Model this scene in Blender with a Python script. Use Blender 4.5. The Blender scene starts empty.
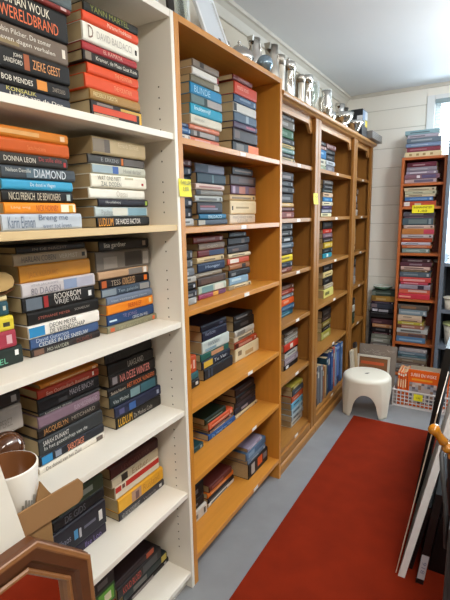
import bpy, bmesh, math, random
from mathutils import Matrix, Vector
random.seed(11)
scene = bpy.context.scene
COL = scene.collection
PI = math.pi

# ------------------------------------------------------------------ materials
def lin(h):
    if len(h) == 3: h = ''.join(c*2 for c in h)
    v = [int(h[i:i+2], 16)/255 for i in (0, 2, 4)]
    return tuple((c/12.92 if c <= .04045 else ((c+.055)/1.055)**2.4) for c in v)
MATS = {}
def mat(hexc, rough=.5, metal=0., noise=.10, scale=14., bump=0., spec=.5, coat=0., trans=0., gain=1.0, key='', vec='Object', stretch=None):
    k = (hexc, rough, metal, noise, scale, bump, spec, coat, trans, gain, key, stretch)
    if k in MATS: return MATS[k]
    m = bpy.data.materials.new((key or 'surface')+'_'+hexc); m.use_nodes = True
    nt = m.node_tree; N = nt.nodes; L = nt.links
    b = N['Principled BSDF']
    c = [min(.95, x*gain) for x in lin(hexc)]
    tc = N.new('ShaderNodeTexCoord'); nz = N.new('ShaderNodeTexNoise')
    nz.inputs['Scale'].default_value = scale; nz.inputs['Detail'].default_value = 4
    src = tc.outputs[vec]
    if stretch:
        mp = N.new('ShaderNodeMapping'); mp.inputs['Scale'].default_value = stretch
        L.new(src, mp.inputs['Vector']); src = mp.outputs['Vector']
    L.new(src, nz.inputs['Vector'])
    mx = N.new('ShaderNodeMix'); mx.data_type = 'RGBA'
    mx.inputs['A'].default_value = [x*(1-noise) for x in c]+[1]
    mx.inputs['B'].default_value = [min(.95, x*(1+noise)) for x in c]+[1]
    L.new(nz.outputs['Fac'], mx.inputs['Factor'])
    L.new(mx.outputs['Result'], b.inputs['Base Color'])
    b.inputs['Roughness'].default_value = rough; b.inputs['Metallic'].default_value = metal
    b.inputs['Specular IOR Level'].default_value = spec
    b.inputs['Coat Weight'].default_value = coat
    b.inputs['Transmission Weight'].default_value = trans
    if bump:
        bp = N.new('ShaderNodeBump'); bp.inputs['Strength'].default_value = bump; bp.inputs['Distance'].default_value = .004
        L.new(nz.outputs['Fac'], bp.inputs['Height']); L.new(bp.outputs['Normal'], b.inputs['Normal'])
    MATS[k] = m
    return m
def wood(hexc, axis=1, rough=.45, noise=.18, gain=1.0, spec=.5):
    st = [28., 28., 28.]; st[axis] = 1.6
    return mat(hexc, rough, noise=noise, scale=2.2, stretch=tuple(st), gain=gain, key='wood', spec=spec)
def paper():
    k = 'pages'
    if k in MATS: return MATS[k]
    m = bpy.data.materials.new('page_edges'); m.use_nodes = True
    N = m.node_tree.nodes; L = m.node_tree.links; b = N['Principled BSDF']
    oi = N.new('ShaderNodeObjectInfo'); tc = N.new('ShaderNodeTexCoord')
    wv = N.new('ShaderNodeTexWave'); wv.bands_direction = 'Z'; wv.inputs['Scale'].default_value = 160; wv.inputs['Distortion'].default_value = 1.5
    L.new(tc.outputs['Object'], wv.inputs['Vector'])
    r = N.new('ShaderNodeMix'); r.data_type = 'RGBA'
    r.inputs['A'].default_value = (*lin('a5885c'), 1); r.inputs['B'].default_value = (*lin('cdb990'), 1)
    L.new(oi.outputs['Random'], r.inputs['Factor'])
    mx = N.new('ShaderNodeMix'); mx.data_type = 'RGBA'; mx.blend_type = 'MULTIPLY'; mx.inputs['Factor'].default_value = .25
    L.new(r.outputs['Result'], mx.inputs['A']); L.new(wv.outputs['Color'], mx.inputs['B'])
    L.new(mx.outputs['Result'], b.inputs['Base Color']); b.inputs['Roughness'].default_value = .9
    MATS[k] = m
    return m

# ------------------------------------------------------------------ mesh builder
class MB:
    def __init__(s): s.v = []; s.f = []; s.m = []; s.sm = []; s.T = None
    def add(s, vs, fs, m=0, smooth=False):
        o = len(s.v)
        for p in vs:
            p = Vector(p)
            s.v.append(tuple(s.T @ p) if s.T else tuple(p))
        for f in fs: s.f.append([i+o for i in f]); s.m.append(m); s.sm.append(smooth)
        return s
    def box(s, x0, x1, y0, y1, z0, z1, m=0):
        v = [(x, y, z) for x in (x0, x1) for y in (y0, y1) for z in (z0, z1)]
        return s.add(v, [(0,1,3,2),(4,6,7,5),(0,4,5,1),(2,3,7,6),(0,2,6,4),(1,5,7,3)], m)
    def prism(s, poly, axis, a0, a1, m=0):
        n = len(poly)
        def P(u, w, a):
            return [(a, u, w), (u, a, w), (u, w, a)][axis]
        v = [P(u, w, a0) for u, w in poly]+[P(u, w, a1) for u, w in poly]
        f = [list(range(n))[::-1], list(range(n, 2*n))]+[[i, (i+1) % n, n+(i+1) % n, n+i] for i in range(n)]
        return s.add(v, f, m)
    def lathe(s, prof, n=24, c=(0, 0, 0), m=0, sx=1., sy=1., close=True):
        v = []; f = []
        for r, z in prof:
            for k in range(n):
                a = 2*PI*k/n; v.append((c[0]+r*math.cos(a)*sx, c[1]+r*math.sin(a)*sy, c[2]+z))
        for j in range(len(prof)-1):
            for k in range(n):
                a, b = j*n+k, j*n+(k+1) % n
                f.append((a, b, b+n, a+n))
        if close:
            f.append(list(range(n))[::-1]); f.append([(len(prof)-1)*n+k for k in range(n)])
        return s.add(v, f, m, True)
    def tube(s, path, r, n=10, m=0, caps=True):
        pts = [Vector(p) for p in path]; rs = r if isinstance(r, (list, tuple)) else [r]*len(pts)
        v = []; f = []; up = Vector((0, 0, 1)); prev = None
        for i, p in enumerate(pts):
            d = (pts[min(i+1, len(pts)-1)]-pts[max(i-1, 0)]).normalized()
            a = prev if prev is not None else (up if abs(d.z) < .9 else Vector((1, 0, 0)))
            u = (a-d*a.dot(d)).normalized(); prev = u; w = d.cross(u)
            for k in range(n):
                t = 2*PI*k/n; v.append(p+(u*math.cos(t)+w*math.sin(t))*rs[i])
        for j in range(len(pts)-1):
            for k in range(n):
                a, b = j*n+k, j*n+(k+1) % n
                f.append((a, b, b+n, a+n))
        if caps:
            f.append(list(range(n))[::-1]); f.append([(len(pts)-1)*n+k for k in range(n)])
        return s.add(v, f, m, True)
    def sphere(s, c, r, nu=24, nv=14, m=0, sz=1.):
        prof = [(max(1e-4, r*math.sin(PI*j/nv)), -r*sz*math.cos(PI*j/nv)) for j in range(nv+1)]
        return s.lathe(prof, nu, c, m)
    def build(s, name, mats, parent=None, loc=None, rot=None, bevel=0, seg=2, recalc=True):
        me = bpy.data.meshes.new(name); me.from_pydata(s.v, [], s.f)
        if not isinstance(mats, (list, tuple)): mats = [mats]
        for m in mats: me.materials.append(m)
        me.polygons.foreach_set('material_index', s.m)
        me.polygons.foreach_set('use_smooth', s.sm)
        if recalc:
            bm = bmesh.new(); bm.from_mesh(me); bmesh.ops.recalc_face_normals(bm, faces=bm.faces); bm.to_mesh(me); bm.free()
        me.update()
        o = bpy.data.objects.new(name, me); COL.objects.link(o)
        if parent: o.parent = parent
        if loc: o.location = loc
        if rot: o.rotation_euler = rot
        if bevel:
            b = o.modifiers.new('edge', 'BEVEL'); b.width = bevel; b.segments = seg; b.limit_method = 'ANGLE'
        return o
def tag(o, label=None, cat=None, group=None, kind=None):
    if label: o['label'] = label
    if cat: o['category'] = cat
    if group: o['group'] = group
    if kind: o['kind'] = kind
    return o
def empty(name, loc, label, cat, group=None, rot=(0, 0, 0)):
    o = bpy.data.objects.new(name, None); COL.objects.link(o); o.location = loc; o.rotation_euler = rot
    o.empty_display_size = .05
    return tag(o, label, cat, group)
def struct(name, mb, m, **k): return tag(mb.build(name, m, **k), kind='structure')

# lettering: the built-in font turned into mesh outlines, normalised to a unit box
TXT = {}
def text_mesh(s):
    if s in TXT: return TXT[s]
    cu = bpy.data.curves.new('lettering', 'FONT'); cu.body = s; cu.size = 1; cu.resolution_u = 2
    cu.align_x = 'CENTER'
    o = bpy.data.objects.new('lettering', cu); COL.objects.link(o)
    dg = bpy.context.evaluated_depsgraph_get()
    me = bpy.data.meshes.new_from_object(o.evaluated_get(dg))
    bpy.data.objects.remove(o); bpy.data.curves.remove(cu)
    xs = [v.co.x for v in me.vertices]; ys = [v.co.y for v in me.vertices]
    x0, x1, y0, y1 = min(xs), max(xs), min(ys), max(ys)
    TXT[s] = ([((v.co.x-x0)/(x1-x0), (v.co.y-y0)/(y1-y0)) for v in me.vertices], [list(p.vertices) for p in me.polygons], (x1-x0)/(y1-y0))
    bpy.data.meshes.remove(me)
    return TXT[s]
def letter(name, s, o, u, v, w, h, m, parent, fit=True):
    """lettering on a flat face: o = lower-left corner, u/v = unit directions, w x h = size"""
    vs, fs, asp = text_mesh(s)
    o = Vector(o); u = Vector(u); v = Vector(v)
    me = bpy.data.meshes.new(name); me.from_pydata([tuple(o+u*(a*w)+v*(b*h)) for a, b in vs], [], fs); me.materials.append(m)
    ob = bpy.data.objects.new(name, me); COL.objects.link(ob); ob.parent = parent
    return ob

# ------------------------------------------------------------------ books
PAGES = paper()
GAIN = .85; SPEC = .3; TOPG = 1.1
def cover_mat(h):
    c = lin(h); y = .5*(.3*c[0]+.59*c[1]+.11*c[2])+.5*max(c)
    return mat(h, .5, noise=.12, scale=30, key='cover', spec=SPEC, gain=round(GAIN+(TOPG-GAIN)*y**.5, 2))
def tint(h, k):
    if len(h) == 3: h = ''.join(c*2 for c in h)
    v = [int(h[i:i+2], 16) for i in (0, 2, 4)]
    return ''.join('%02x' % int(x+(240-x)*k if k > 0 else x*(1+k)) for x in v)
def ink(h): return mat(h, .5, noise=.03, scale=40, key='ink')
def book(L, D, T, hexc, dec, loc, label, group, rot=(0, 0, 0), cat='book', detail=True):
    """local axes: spine faces +X at x=0, the spine runs along Y (centred), thickness along Z from 0"""
    e = empty('book', loc, label, cat, group, rot)
    b = min(.0016, T*.12); h = L/2; k = min(.005, T*.26); T = T-.0006
    c = MB()
    poly = [(-D, 0), (-.0042, 0), (-.0012, k*.6), (0, k*1.4), (0, T-k*1.4), (-.0012, T-k*.6), (-.0042, T), (-D, T), (-D, T-b), (-.0046-b, T-b), (-.0046-b, b), (-D, b)]
    c.prism(poly, 1, -h, h)
    c.build('cover', cover_mat(hexc), e)
    p = MB(); p.box(-D+.0015, -.0048-b, -h+.0012, h-.0012, b+.00005, T-b-.00005); p.build('page_block', PAGES, e)
    if not dec and T > .006:
        r_ = random.Random(label); lumi = sum(lin(hexc))
        a = r_.uniform(.06, .25); bb = r_.uniform(.55, .85); zc = r_.uniform(.42, .58); hh = r_.uniform(.10, .2)
        dec = [('p', a, bb, zc-hh, zc+hh, tint(hexc, r_.uniform(.25, .5) if lumi < 1.2 else -r_.uniform(.25, .45)))]
        if r_.random() < .5: dec.append(('p', .88, .95, .25, .75, tint(hexc, .6 if lumi < 1.2 else -.5)))
        if r_.random() < .3: dec.append(('p', .0, a-.02, .06, .94, tint(hexc, r_.uniform(-.5, .35))))
    for i, d in enumerate(dec):
        if d[0] == 'p':
            _, a, bb, z0, z1, col = d
            z0 = max(z0, .12); z1 = min(z1, .88)
            MB().box(-.0015, .0002+.0001*i, -h+a*L+.0003, -h+bb*L-.0003, z0*T, z1*T).build('spine_print', cover_mat(col), e)
    for d in dec:
        if d[0] == 't':
            _, s, a, bb, z0, z1, col = d
            letter('spine_title', s, (.0012, -h+a*L, z0*T), (0, 1, 0), (0, 0, 1), (bb-a)*L, (z1-z0)*T, ink(col), e)
    return e
STACKS = [  # book positions and heights back-projected offline from image pixels, baked as world coordinates
 ('books in the left stack on the top shelf of the white bookcase', [
  (0.5785, 0.8135, 1.8747, 1.909, -0.02, 0.136, '5f6a6c', 'grey-blue book, topmost in left stack on top shelf of white bookcase', []),
  (0.5701, 0.8051, 1.8624, 1.8747, -0.02, 0.137, '8a3028', 'dark red book, second from top in left stack on top shelf of white bookcase', []),
  (0.5618, 0.7951, 1.7962, 1.8624, -0.02, 0.125, '17130f', 'thick black book, third from top in left stack on top shelf of white bookcase', [('t', 'HERMAN WOUK', 0.25, 0.79, 0.58, 0.86, 'f0e6d0'), ('t', 'WERELDBRAND', 0.26, 0.88, 0.14, 0.5, 'e8703c')]),
  (0.5581, 0.7919, 1.7483, 1.7962, -0.02, 0.143, '7b6a5c', 'grey-brown book, fourth from top in left stack on top shelf of white bookcase', [('t', 'Robin Pilcher, De zomer', 0.22, 0.8, 0.55, 0.8, 'e8e0d0'), ('t', 'Zeven dagen verhalen', 0.22, 0.84, 0.2, 0.45, 'e8e0d0'), ('p', 0.93, 0.97, 0.3, 0.7, 'e0d8c8'), ('p', 0, 0.45, 0.02, 0.3, '96825c')]),
  (0.5596, 0.79, 1.7042, 1.7483, -0.02, 0.129, '15110e', 'black orange-lettered book, fifth from top in left stack on top shelf of white bookcase', [('t', 'ZIEKE GEEST', 0.56, 0.88, 0.28, 0.72, 'e8a060'), ('p', 0.47, 0.53, 0.15, 0.9, 'a85830'), ('t', 'JOHN', 0.36, 0.45, 0.56, 0.78, 'e8e0d0'), ('t', 'SANDFORD', 0.26, 0.45, 0.28, 0.5, 'e8e0d0')]),
  (0.564, 0.7889, 1.6723, 1.7042, -0.02, 0.134, '1a1512', 'black book, sixth from top in left stack on top shelf of white bookcase', [('t', 'BOB MENDES', 0.22, 0.55, 0.3, 0.65, 'e8e0d0'), ('p', 0.6, 0.72, 0.2, 0.85, 'd88a38'), ('t', 'ZWARTE SCHULD', 0.78, 0.94, 0.3, 0.6, 'a09080')]),
  (0.563, 0.789, 1.649, 1.6723, -0.02, 0.134, '3a3d48', 'dark slate book, lowest in left stack on top shelf of white bookcase', [('t', 'KONSALIK', 0.26, 0.58, 0.55, 0.92, 'd8cc70'), ('t', 'Liefde aan de Don', 0.29, 0.9, 0.12, 0.48, 'e8e0d0')]),
 ]),
 ('books in the right stack on the top shelf of the white bookcase', [
  (0.8509, 1.0445, 1.8915, 1.915, -0.02, 0.138, '26251d', 'black-green book, topmost in right stack on top shelf of white bookcase', [('t', 'YANN MARTEL', 0.1, 0.8, 0.2, 0.8, '8a8a40')]),
  (0.8423, 1.0426, 1.8681, 1.8915, -0.02, 0.127, 'e2502a', 'orange-red book, second from top in right stack on top shelf of white bookcase', [('t', 'Marianne Fredriksson', 0.4, 0.85, 0.25, 0.7, 'f8d8c0')]),
  (0.842, 1.0439, 1.8241, 1.8681, -0.02, 0.138, 'e9e3d6', 'white book, third from top in right stack on top shelf of white bookcase', [('t', 'DAVID BALDACCI', 0.22, 0.85, 0.3, 0.7, 'b8b0a8'), ('t', 'D', 0.08, 0.16, 0.2, 0.85, '806050'), ('p', 0.92, 0.96, 0.3, 0.6, '302820')]),
  (0.8418, 1.037, 1.8036, 1.8241, -0.02, 0.144, 'b03438', 'crimson book, fourth from top in right stack on top shelf of white bookcase', [('t', 'EL RAMAYA', 0.35, 0.7, 0.25, 0.75, 'e8b0a0')]),
  (0.8394, 1.0392, 1.778, 1.8036, -0.02, 0.136, '2a1f1c', 'black white-lettered book, fifth from top in right stack on top shelf of white bookcase', [('t', 'Kramer, de Maas Gaat Kom', 0.2, 0.95, 0.25, 0.7, 'e8e0d0'), ('p', 0.03, 0.13, 0.1, 0.9, '8a7a6a')]),
  (0.8527, 1.0392, 1.7516, 1.778, -0.02, 0.141, 'dd4f22', 'orange spined upper book, sixth from top in right stack on top shelf of white bookcase', [('t', 'THE FOUNTAIN', 0.5, 0.85, 0.3, 0.7, 'f0a070')]),
  (0.8432, 1.0387, 1.7165, 1.7516, -0.02, 0.139, 'dd4f22', 'orange spined lower book, seventh from top in right stack on top shelf of white bookcase', [('t', 'THE FOUNTAIN', 0.5, 0.85, 0.3, 0.65, 'f0a070')]),
  (0.853, 1.0404, 1.6901, 1.7165, -0.02, 0.125, 'a97f42', 'tan-gold book, eighth from top in right stack on top shelf of white bookcase', [('t', 'FREDERICK FORSYTH', 0.05, 0.5, 0.3, 0.7, 'e8d8a0')]),
  (0.8529, 1.0441, 1.649, 1.6901, -0.02, 0.141, '2e2620', 'multicoloured book, lowest in right stack on top shelf of white bookcase', [('p', 0.03, 0.88, 0.28, 0.68, 'd04a28'), ('p', 0.55, 0.95, 0.7, 0.95, 'c8a048'), ('p', 0.1, 0.4, 0.72, 0.95, '8a7c74'), ('p', 0.94, 0.99, 0.05, 0.9, 'e0b040'), ('p', 0.04, 0.5, 0.05, 0.22, 'b8a080')]),
 ]),
 ('books in the left stack on the second shelf of the white bookcase', [
  (0.5964, 0.7957, 1.5727, 1.597, -0.05, 0.137, 'cf7c1e', 'golden orange book, topmost in left stack on second shelf of white bookcase', []),
  (0.5996, 0.7958, 1.5403, 1.5727, -0.05, 0.13, 'cb5a16', 'deep orange book, second from top in left stack on second shelf of white bookcase', [('t', 'Sacha Hoeksema', 0.4, 0.65, 0.3, 0.6, 'e08040')]),
  (0.6003, 0.7858, 1.5122, 1.5403, -0.05, 0.124, '38342f', 'dark grey book, third from top in left stack on second shelf of white bookcase', [('t', 'DONNA LEON', 0.07, 0.5, 0.3, 0.7, 'e0d8c8'), ('t', 'De stille elite', 0.55, 0.9, 0.5, 0.85, 'b04040'), ('p', 0.93, 0.97, 0.2, 0.6, 'c03030')]),
  (0.606, 0.807, 1.4842, 1.5122, -0.05, 0.144, '4a525a', 'slate-blue book, fourth from top in left stack on second shelf of white bookcase', [('t', 'DIAMOND', 0.4, 0.85, 0.15, 0.85, 'd8e0e8'), ('t', 'Nelson Demille', 0.05, 0.36, 0.5, 0.8, 'd8d8d0'), ('p', 0.3, 0.62, 0.05, 0.98, '5f7482')]),
  (0.6075, 0.7994, 1.4599, 1.4842, -0.05, 0.134, '3fa2cc', 'sky blue book, fifth from top in left stack on second shelf of white bookcase', [('t', 'De dood in Vlagen', 0.36, 0.72, 0.25, 0.7, 'e0f0f8')]),
  (0.605, 0.7967, 1.4318, 1.4599, -0.05, 0.14, '1b1a18', 'black cream-lettered book, sixth from top in left stack on second shelf of white bookcase', [('t', 'NICCI FRENCH', 0.08, 0.42, 0.2, 0.8, 'd8ccb4'), ('t', 'DE BEWONERS', 0.46, 0.8, 0.2, 0.8, 'd0c0a8'), ('p', 0.9, 0.96, 0.2, 0.75, 'b8c8c8')]),
  (0.6057, 0.8019, 1.4063, 1.4318, -0.05, 0.144, 'ee8d1f', 'bright orange book, seventh from top in left stack on second shelf of white bookcase', [('t', 'NICK HORNBY', 0.4, 0.72, 0.2, 0.8, 'c05a18'), ('p', 0.76, 0.985, 0.08, 0.95, 'f0e4c8'), ('p', 0.88, 0.95, 0.1, 0.8, 'd8a830'), ('t', 'Lang weg', 0.07, 0.32, 0.4, 0.7, 'f8d0a0')]),
  (0.5948, 0.8166, 1.368, 1.4063, -0.05, 0.14, 'b4bfcc', 'pale blue-grey book, lowest in left stack on second shelf of white bookcase', [('t', 'Karin Elenian', 0.06, 0.37, 0.15, 0.85, '6a7a92'), ('t', 'Breng me', 0.42, 0.8, 0.48, 0.95, '60708c'), ('t', 'weer tot leven', 0.46, 0.84, 0.08, 0.42, '70809a')]),
 ]),
 ('books in the right stack on the second shelf of the white bookcase', [
  (0.8723, 1.0829, 1.5627, 1.608, -0.05, 0.145, 'b9a47d', 'thick beige book, topmost in right stack on second shelf of white bookcase', [('p', 0.0, 0.3, 0.02, 0.98, '8a7d6c'), ('p', 0.2, 0.3, 0.02, 0.98, '6c6258'), ('t', 'Fernanda Eberstadt', 0.45, 0.85, 0.55, 0.8, 'd8c8a0')]),
  (0.8619, 1.0832, 1.5374, 1.5627, -0.05, 0.132, '4b4947', 'charcoal book, second from top in right stack on second shelf of white bookcase', [('p', 0.55, 0.59, 0.02, 0.98, 'd07028'), ('p', 0.6, 0.98, 0.02, 0.98, '6a6460'), ('t', 'E. ERKENS', 0.2, 0.5, 0.3, 0.7, 'a0a0a0')]),
  (0.8662, 1.0779, 1.5112, 1.5374, -0.05, 0.142, 'c3c3b4', 'pale green-grey book, third from top in right stack on second shelf of white bookcase', [('p', 0.0, 0.45, 0.02, 0.98, '9db0b8'), ('p', 0.35, 0.46, 0.02, 0.98, '4a6cb0'), ('t', 'Hotel du Lac', 0.55, 0.9, 0.3, 0.7, '8a8a80')]),
  (0.8596, 1.0786, 1.4749, 1.5112, -0.05, 0.134, 'e9e1d0', 'white book, fourth from top in right stack on second shelf of white bookcase', [('t', 'WAT ONS NIET', 0.1, 0.5, 0.55, 0.88, '807868'), ('t', 'ZAL DODEN', 0.15, 0.5, 0.12, 0.45, '808078'), ('p', 0.58, 0.74, 0.72, 0.98, 'c0b89c'), ('p', 0.9, 0.94, 0.3, 0.5, 'b02020')]),
  (0.8563, 1.0773, 1.4457, 1.4749, -0.05, 0.145, 'ece6d8', 'cream white book, fifth from top in right stack on second shelf of white bookcase', [('t', 'Oiseau', 0.45, 0.65, 0.2, 0.8, 'c0b8a8')]),
  (0.8822, 1.0847, 1.4249, 1.4457, -0.05, 0.144, '24222f', 'midnight navy book, sixth from top in right stack on second shelf of white bookcase', [('t', 'Houellebecq', 0.12, 0.4, 0.3, 0.75, 'c8c8c8'), ('p', 0.93, 0.98, 0.2, 0.8, 'a0b848')]),
  (0.8725, 1.0851, 1.3957, 1.4249, -0.05, 0.125, 'b9c6c8', 'pale blue book, seventh from top in right stack on second shelf of white bookcase', [('p', 0.6, 0.98, 0.05, 0.95, '7fa4b4'), ('t', 'Pauline', 0.1, 0.3, 0.2, 0.7, '909898'), ('p', 0.3, 0.58, 0.05, 0.95, 'cfcfc4')]),
  (0.8697, 1.0852, 1.368, 1.3957, -0.05, 0.126, '171615', 'black yellow-printed book, lowest in right stack on second shelf of white bookcase', [('t', 'LUDLUM', 0.02, 0.27, 0.1, 0.9, 'f0a020'), ('t', 'DE HADES FACTOR', 0.32, 0.8, 0.25, 0.8, 'e8e0d8')]),
 ]),
 ('books in the leftmost stack on the third shelf of the white bookcase', [
  (0.4141, 0.6235, 1.2038, 1.219, -0.104, 0.118, 'e2cfa0', 'cream book, second from top in leftmost stack on third shelf of white bookcase', []),
  (0.4282, 0.6243, 1.1683, 1.2038, -0.104, 0.12, '2e5866', 'teal book, third from top in leftmost stack on third shelf of white bookcase', [('p', 0.93, 0.97, 0.4, 0.7, 'd0d0c0')]),
  (0.4335, 0.6305, 1.1328, 1.1683, -0.104, 0.122, 'dcc93c', 'yellow book, fourth from top in leftmost stack on third shelf of white bookcase', [('p', 0.86, 0.95, 0.3, 0.6, '4a4a38')]),
  (0.4257, 0.6338, 1.0897, 1.1328, -0.104, 0.124, 'a83a4c', 'crimson book, fifth from top in leftmost stack on third shelf of white bookcase', []),
  (0.4419, 0.649, 1.044, 1.0897, -0.104, 0.132, '26322e', 'dark green book, lowest in leftmost stack on third shelf of white bookcase', [('p', 0.9, 0.95, 0.5, 0.8, 'e8e8e8'), ('t', 'EL', 0.7, 0.8, 0.2, 0.5, '70c0a0')]),
 ]),
 ('books in the middle stack on the third shelf of the white bookcase', [
  (0.6653, 0.8773, 1.3104, 1.328, -0.108, 0.139, '25201d', 'thin black book, topmost in middle stack on third shelf of white bookcase', [('t', 'IN DE NACHT', 0.2, 0.7, 0.3, 0.7, '807060')]),
  (0.6545, 0.8822, 1.2812, 1.3104, -0.108, 0.127, 'a3927a', 'taupe book, second from top in middle stack on third shelf of white bookcase', [('t', 'HARLAN COBEN', 0.09, 0.53, 0.25, 0.75, '5a5048'), ('t', 'VERMIST', 0.58, 0.85, 0.3, 0.7, 'c8bca8'), ('p', 0.92, 0.97, 0.3, 0.7, '2a2420')]),
  (0.6663, 0.8897, 1.2372, 1.2812, -0.108, 0.144, 'd08c2a', 'golden orange book, third from top in middle stack on third shelf of white bookcase', [('t', 'JACK KEROUAC', 0.1, 0.5, 0.2, 0.6, 'b87420')]),
  (0.664, 0.899, 1.2021, 1.2372, -0.108, 0.146, 'c9c3c6', 'lilac-white book, fourth from top in middle stack on third shelf of white bookcase', [('t', '80 DAGEN', 0.1, 0.48, 0.12, 0.6, '807c88'), ('p', 0.53, 0.72, 0.03, 0.97, '8c9cbc'), ('p', 0.72, 0.97, 0.03, 0.97, 'b4b4c4'), ('t', 'VINA JACKSON', 0.1, 0.45, 0.68, 0.9, '9a96a0')]),
  (0.6641, 0.8991, 1.1626, 1.2021, -0.108, 0.145, '1e1b1b', 'black white-lettered book, fifth from top in middle stack on third shelf of white bookcase', [('t', 'ROOKBOM', 0.4, 0.78, 0.52, 0.93, 'e0d8d0'), ('t', 'VRIJE VAL', 0.4, 0.78, 0.08, 0.48, 'c8c4c0'), ('p', 0.04, 0.24, 0.08, 0.92, '6a7480'), ('p', 0.26, 0.32, 0.1, 0.9, 'a02c2c'), ('p', 0.9, 0.95, 0.3, 0.7, 'e0e0e0')]),
  (0.6761, 0.9111, 1.1274, 1.1626, -0.108, 0.137, '16120f', 'plain black book, sixth from top in middle stack on third shelf of white bookcase', [('t', 'STEPHANIE MEYER', 0.12, 0.55, 0.35, 0.55, 'b06050'), ('t', 'SCHADUW', 0.62, 0.85, 0.4, 0.6, 'a09890')]),
  (0.6711, 0.9057, 1.0938, 1.1274, -0.108, 0.14, 'e4dfd8', 'white black-lettered book, seventh from top in middle stack on third shelf of white bookcase', [('p', 0.0, 0.2, 0.03, 0.97, '2e86bc'), ('t', 'DEON MEYER', 0.26, 0.64, 0.55, 0.92, '302c2c'), ('t', 'DE VRIENDSCHAP', 0.26, 0.76, 0.08, 0.48, '282424')]),
  (0.676, 0.9054, 1.0645, 1.0938, -0.108, 0.128, '3c5684', 'denim blue book, eighth from top in middle stack on third shelf of white bookcase', [('t', 'David Guterson', 0.07, 0.52, 0.55, 0.92, 'b8c4d8'), ('t', 'CEDERS IN DE SNEEUW', 0.1, 0.82, 0.08, 0.48, 'd8dce0')]),
  (0.676, 0.9082, 1.044, 1.0645, -0.108, 0.143, '2c2524', 'dark brown book, lowest in middle stack on third shelf of white bookcase', [('p', 0.03, 0.16, 0.05, 0.95, '7a5a4a'), ('t', 'MO HAYDER', 0.2, 0.5, 0.25, 0.75, 'b0b0a0'), ('t', 'DUIVELS', 0.62, 0.86, 0.2, 0.8, '7a4030')]),
 ]),
 ('books in the right stack on the third shelf of the white bookcase', [
  (0.9273, 1.1444, 1.2954, 1.327, -0.108, 0.137, '1d1816', 'black white-lettered book, topmost in right stack on third shelf of white bookcase', [('t', 'lisa gardner', 0.08, 0.5, 0.2, 0.8, 'f0ece4'), ('p', 0.86, 0.93, 0.25, 0.75, 'a09080')]),
  (0.9151, 1.1494, 1.2356, 1.2954, -0.108, 0.13, '7c746c', 'thick grey photo book, second from top in right stack on third shelf of white bookcase', [('p', 0.5, 0.84, 0.1, 0.95, '443c36'), ('p', 0.12, 0.36, 0.05, 0.7, '9a9288'), ('p', 0.86, 0.97, 0.05, 0.8, 'a8a098')]),
  (0.9207, 1.1409, 1.211, 1.2356, -0.108, 0.125, 'c9a583', 'peach book, third from top in right stack on third shelf of white bookcase', [('p', 0.58, 0.88, 0.05, 0.95, '8a8480'), ('p', 0.9, 0.97, 0.05, 0.95, 'e8e4e0')]),
  (0.9221, 1.144, 1.1829, 1.211, -0.108, 0.143, '231d1c', 'black cream-lettered book, fourth from top in right stack on third shelf of white bookcase', [('t', 'TESS', 0.2, 0.38, 0.2, 0.8, 'b0a090'), ('t', 'KONINGS BLOED', 0.42, 0.68, 0.08, 0.92, 'e0b080'), ('p', 0.03, 0.12, 0.1, 0.9, 'c06030'), ('p', 0.88, 0.95, 0.2, 0.8, 'f07828')]),
  (0.9274, 1.147, 1.1565, 1.1829, -0.108, 0.147, '48586c', 'slate-blue photo book, fifth from top in right stack on third shelf of white bookcase', [('p', 0.0, 0.27, 0.03, 0.97, '8a98a4'), ('p', 0.76, 0.97, 0.03, 0.97, 'a0a0a0'), ('t', 'Ten geleide', 0.3, 0.72, 0.2, 0.7, '9ab0c0')]),
  (0.9412, 1.1503, 1.1319, 1.1565, -0.108, 0.125, '76849c', 'grey-blue book, sixth from top in right stack on third shelf of white bookcase', [('t', 'Het verborgen raam', 0.08, 0.85, 0.25, 0.6, 'b4c0d0')]),
  (0.9426, 1.1549, 1.1002, 1.1319, -0.108, 0.142, 'ee8820', 'orange book, seventh from top in right stack on third shelf of white bookcase', [('t', 'BERNLEF', 0.42, 0.72, 0.3, 0.75, 'c04c18'), ('p', 0.9, 0.96, 0.3, 0.8, 'f8c880')]),
  (0.9436, 1.1598, 1.0651, 1.1002, -0.108, 0.133, '26487c', 'cobalt blue book, eighth from top in right stack on third shelf of white bookcase', [('t', 'TE JONG', 0.3, 0.6, 0.4, 0.8, '9080a8'), ('t', 'GERED EN WEL', 0.5, 0.85, 0.1, 0.4, 'd0d8e0'), ('p', 0.03, 0.18, 0.35, 0.5, 'c0d8e8')]),
  (0.9368, 1.1674, 1.044, 1.0651, -0.108, 0.127, '8d8a70', 'khaki-green book, lowest in right stack on third shelf of white bookcase', [('p', 0.04, 0.12, 0.2, 0.8, 'd06840'), ('p', 0.9, 0.95, 0.2, 0.8, 'e06838'), ('t', 'HET GROTE BOEK', 0.2, 0.8, 0.2, 0.6, 'a8a488')]),
 ]),
 ('books in the leftmost stack on the fourth shelf of the white bookcase', [
  (0.4255, 0.6309, 0.9435, 0.977, -0.108, 0.129, '2b201b', 'dark brown book, topmost in leftmost stack on fourth shelf of white bookcase', []),
  (0.4269, 0.6292, 0.8765, 0.9435, -0.108, 0.109, 'a59c94', 'grey-white book, second from top in leftmost stack on fourth shelf of white bookcase', [('t', 'PEREZ', 0.7, 0.86, 0.3, 0.6, '807870')]),
  (0.4015, 0.5981, 0.817, 0.8765, -0.108, 0.129, '322c25', 'dark olive book, third from top in leftmost stack on fourth shelf of white bookcase', [('p', 0.6, 0.75, 0.1, 0.5, '7a786c')]),
  (0.3829, 0.583, 0.7612, 0.817, -0.108, 0.132, '6d4a70', 'purple book, fourth from top in leftmost stack on fourth shelf of white bookcase', []),
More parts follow.
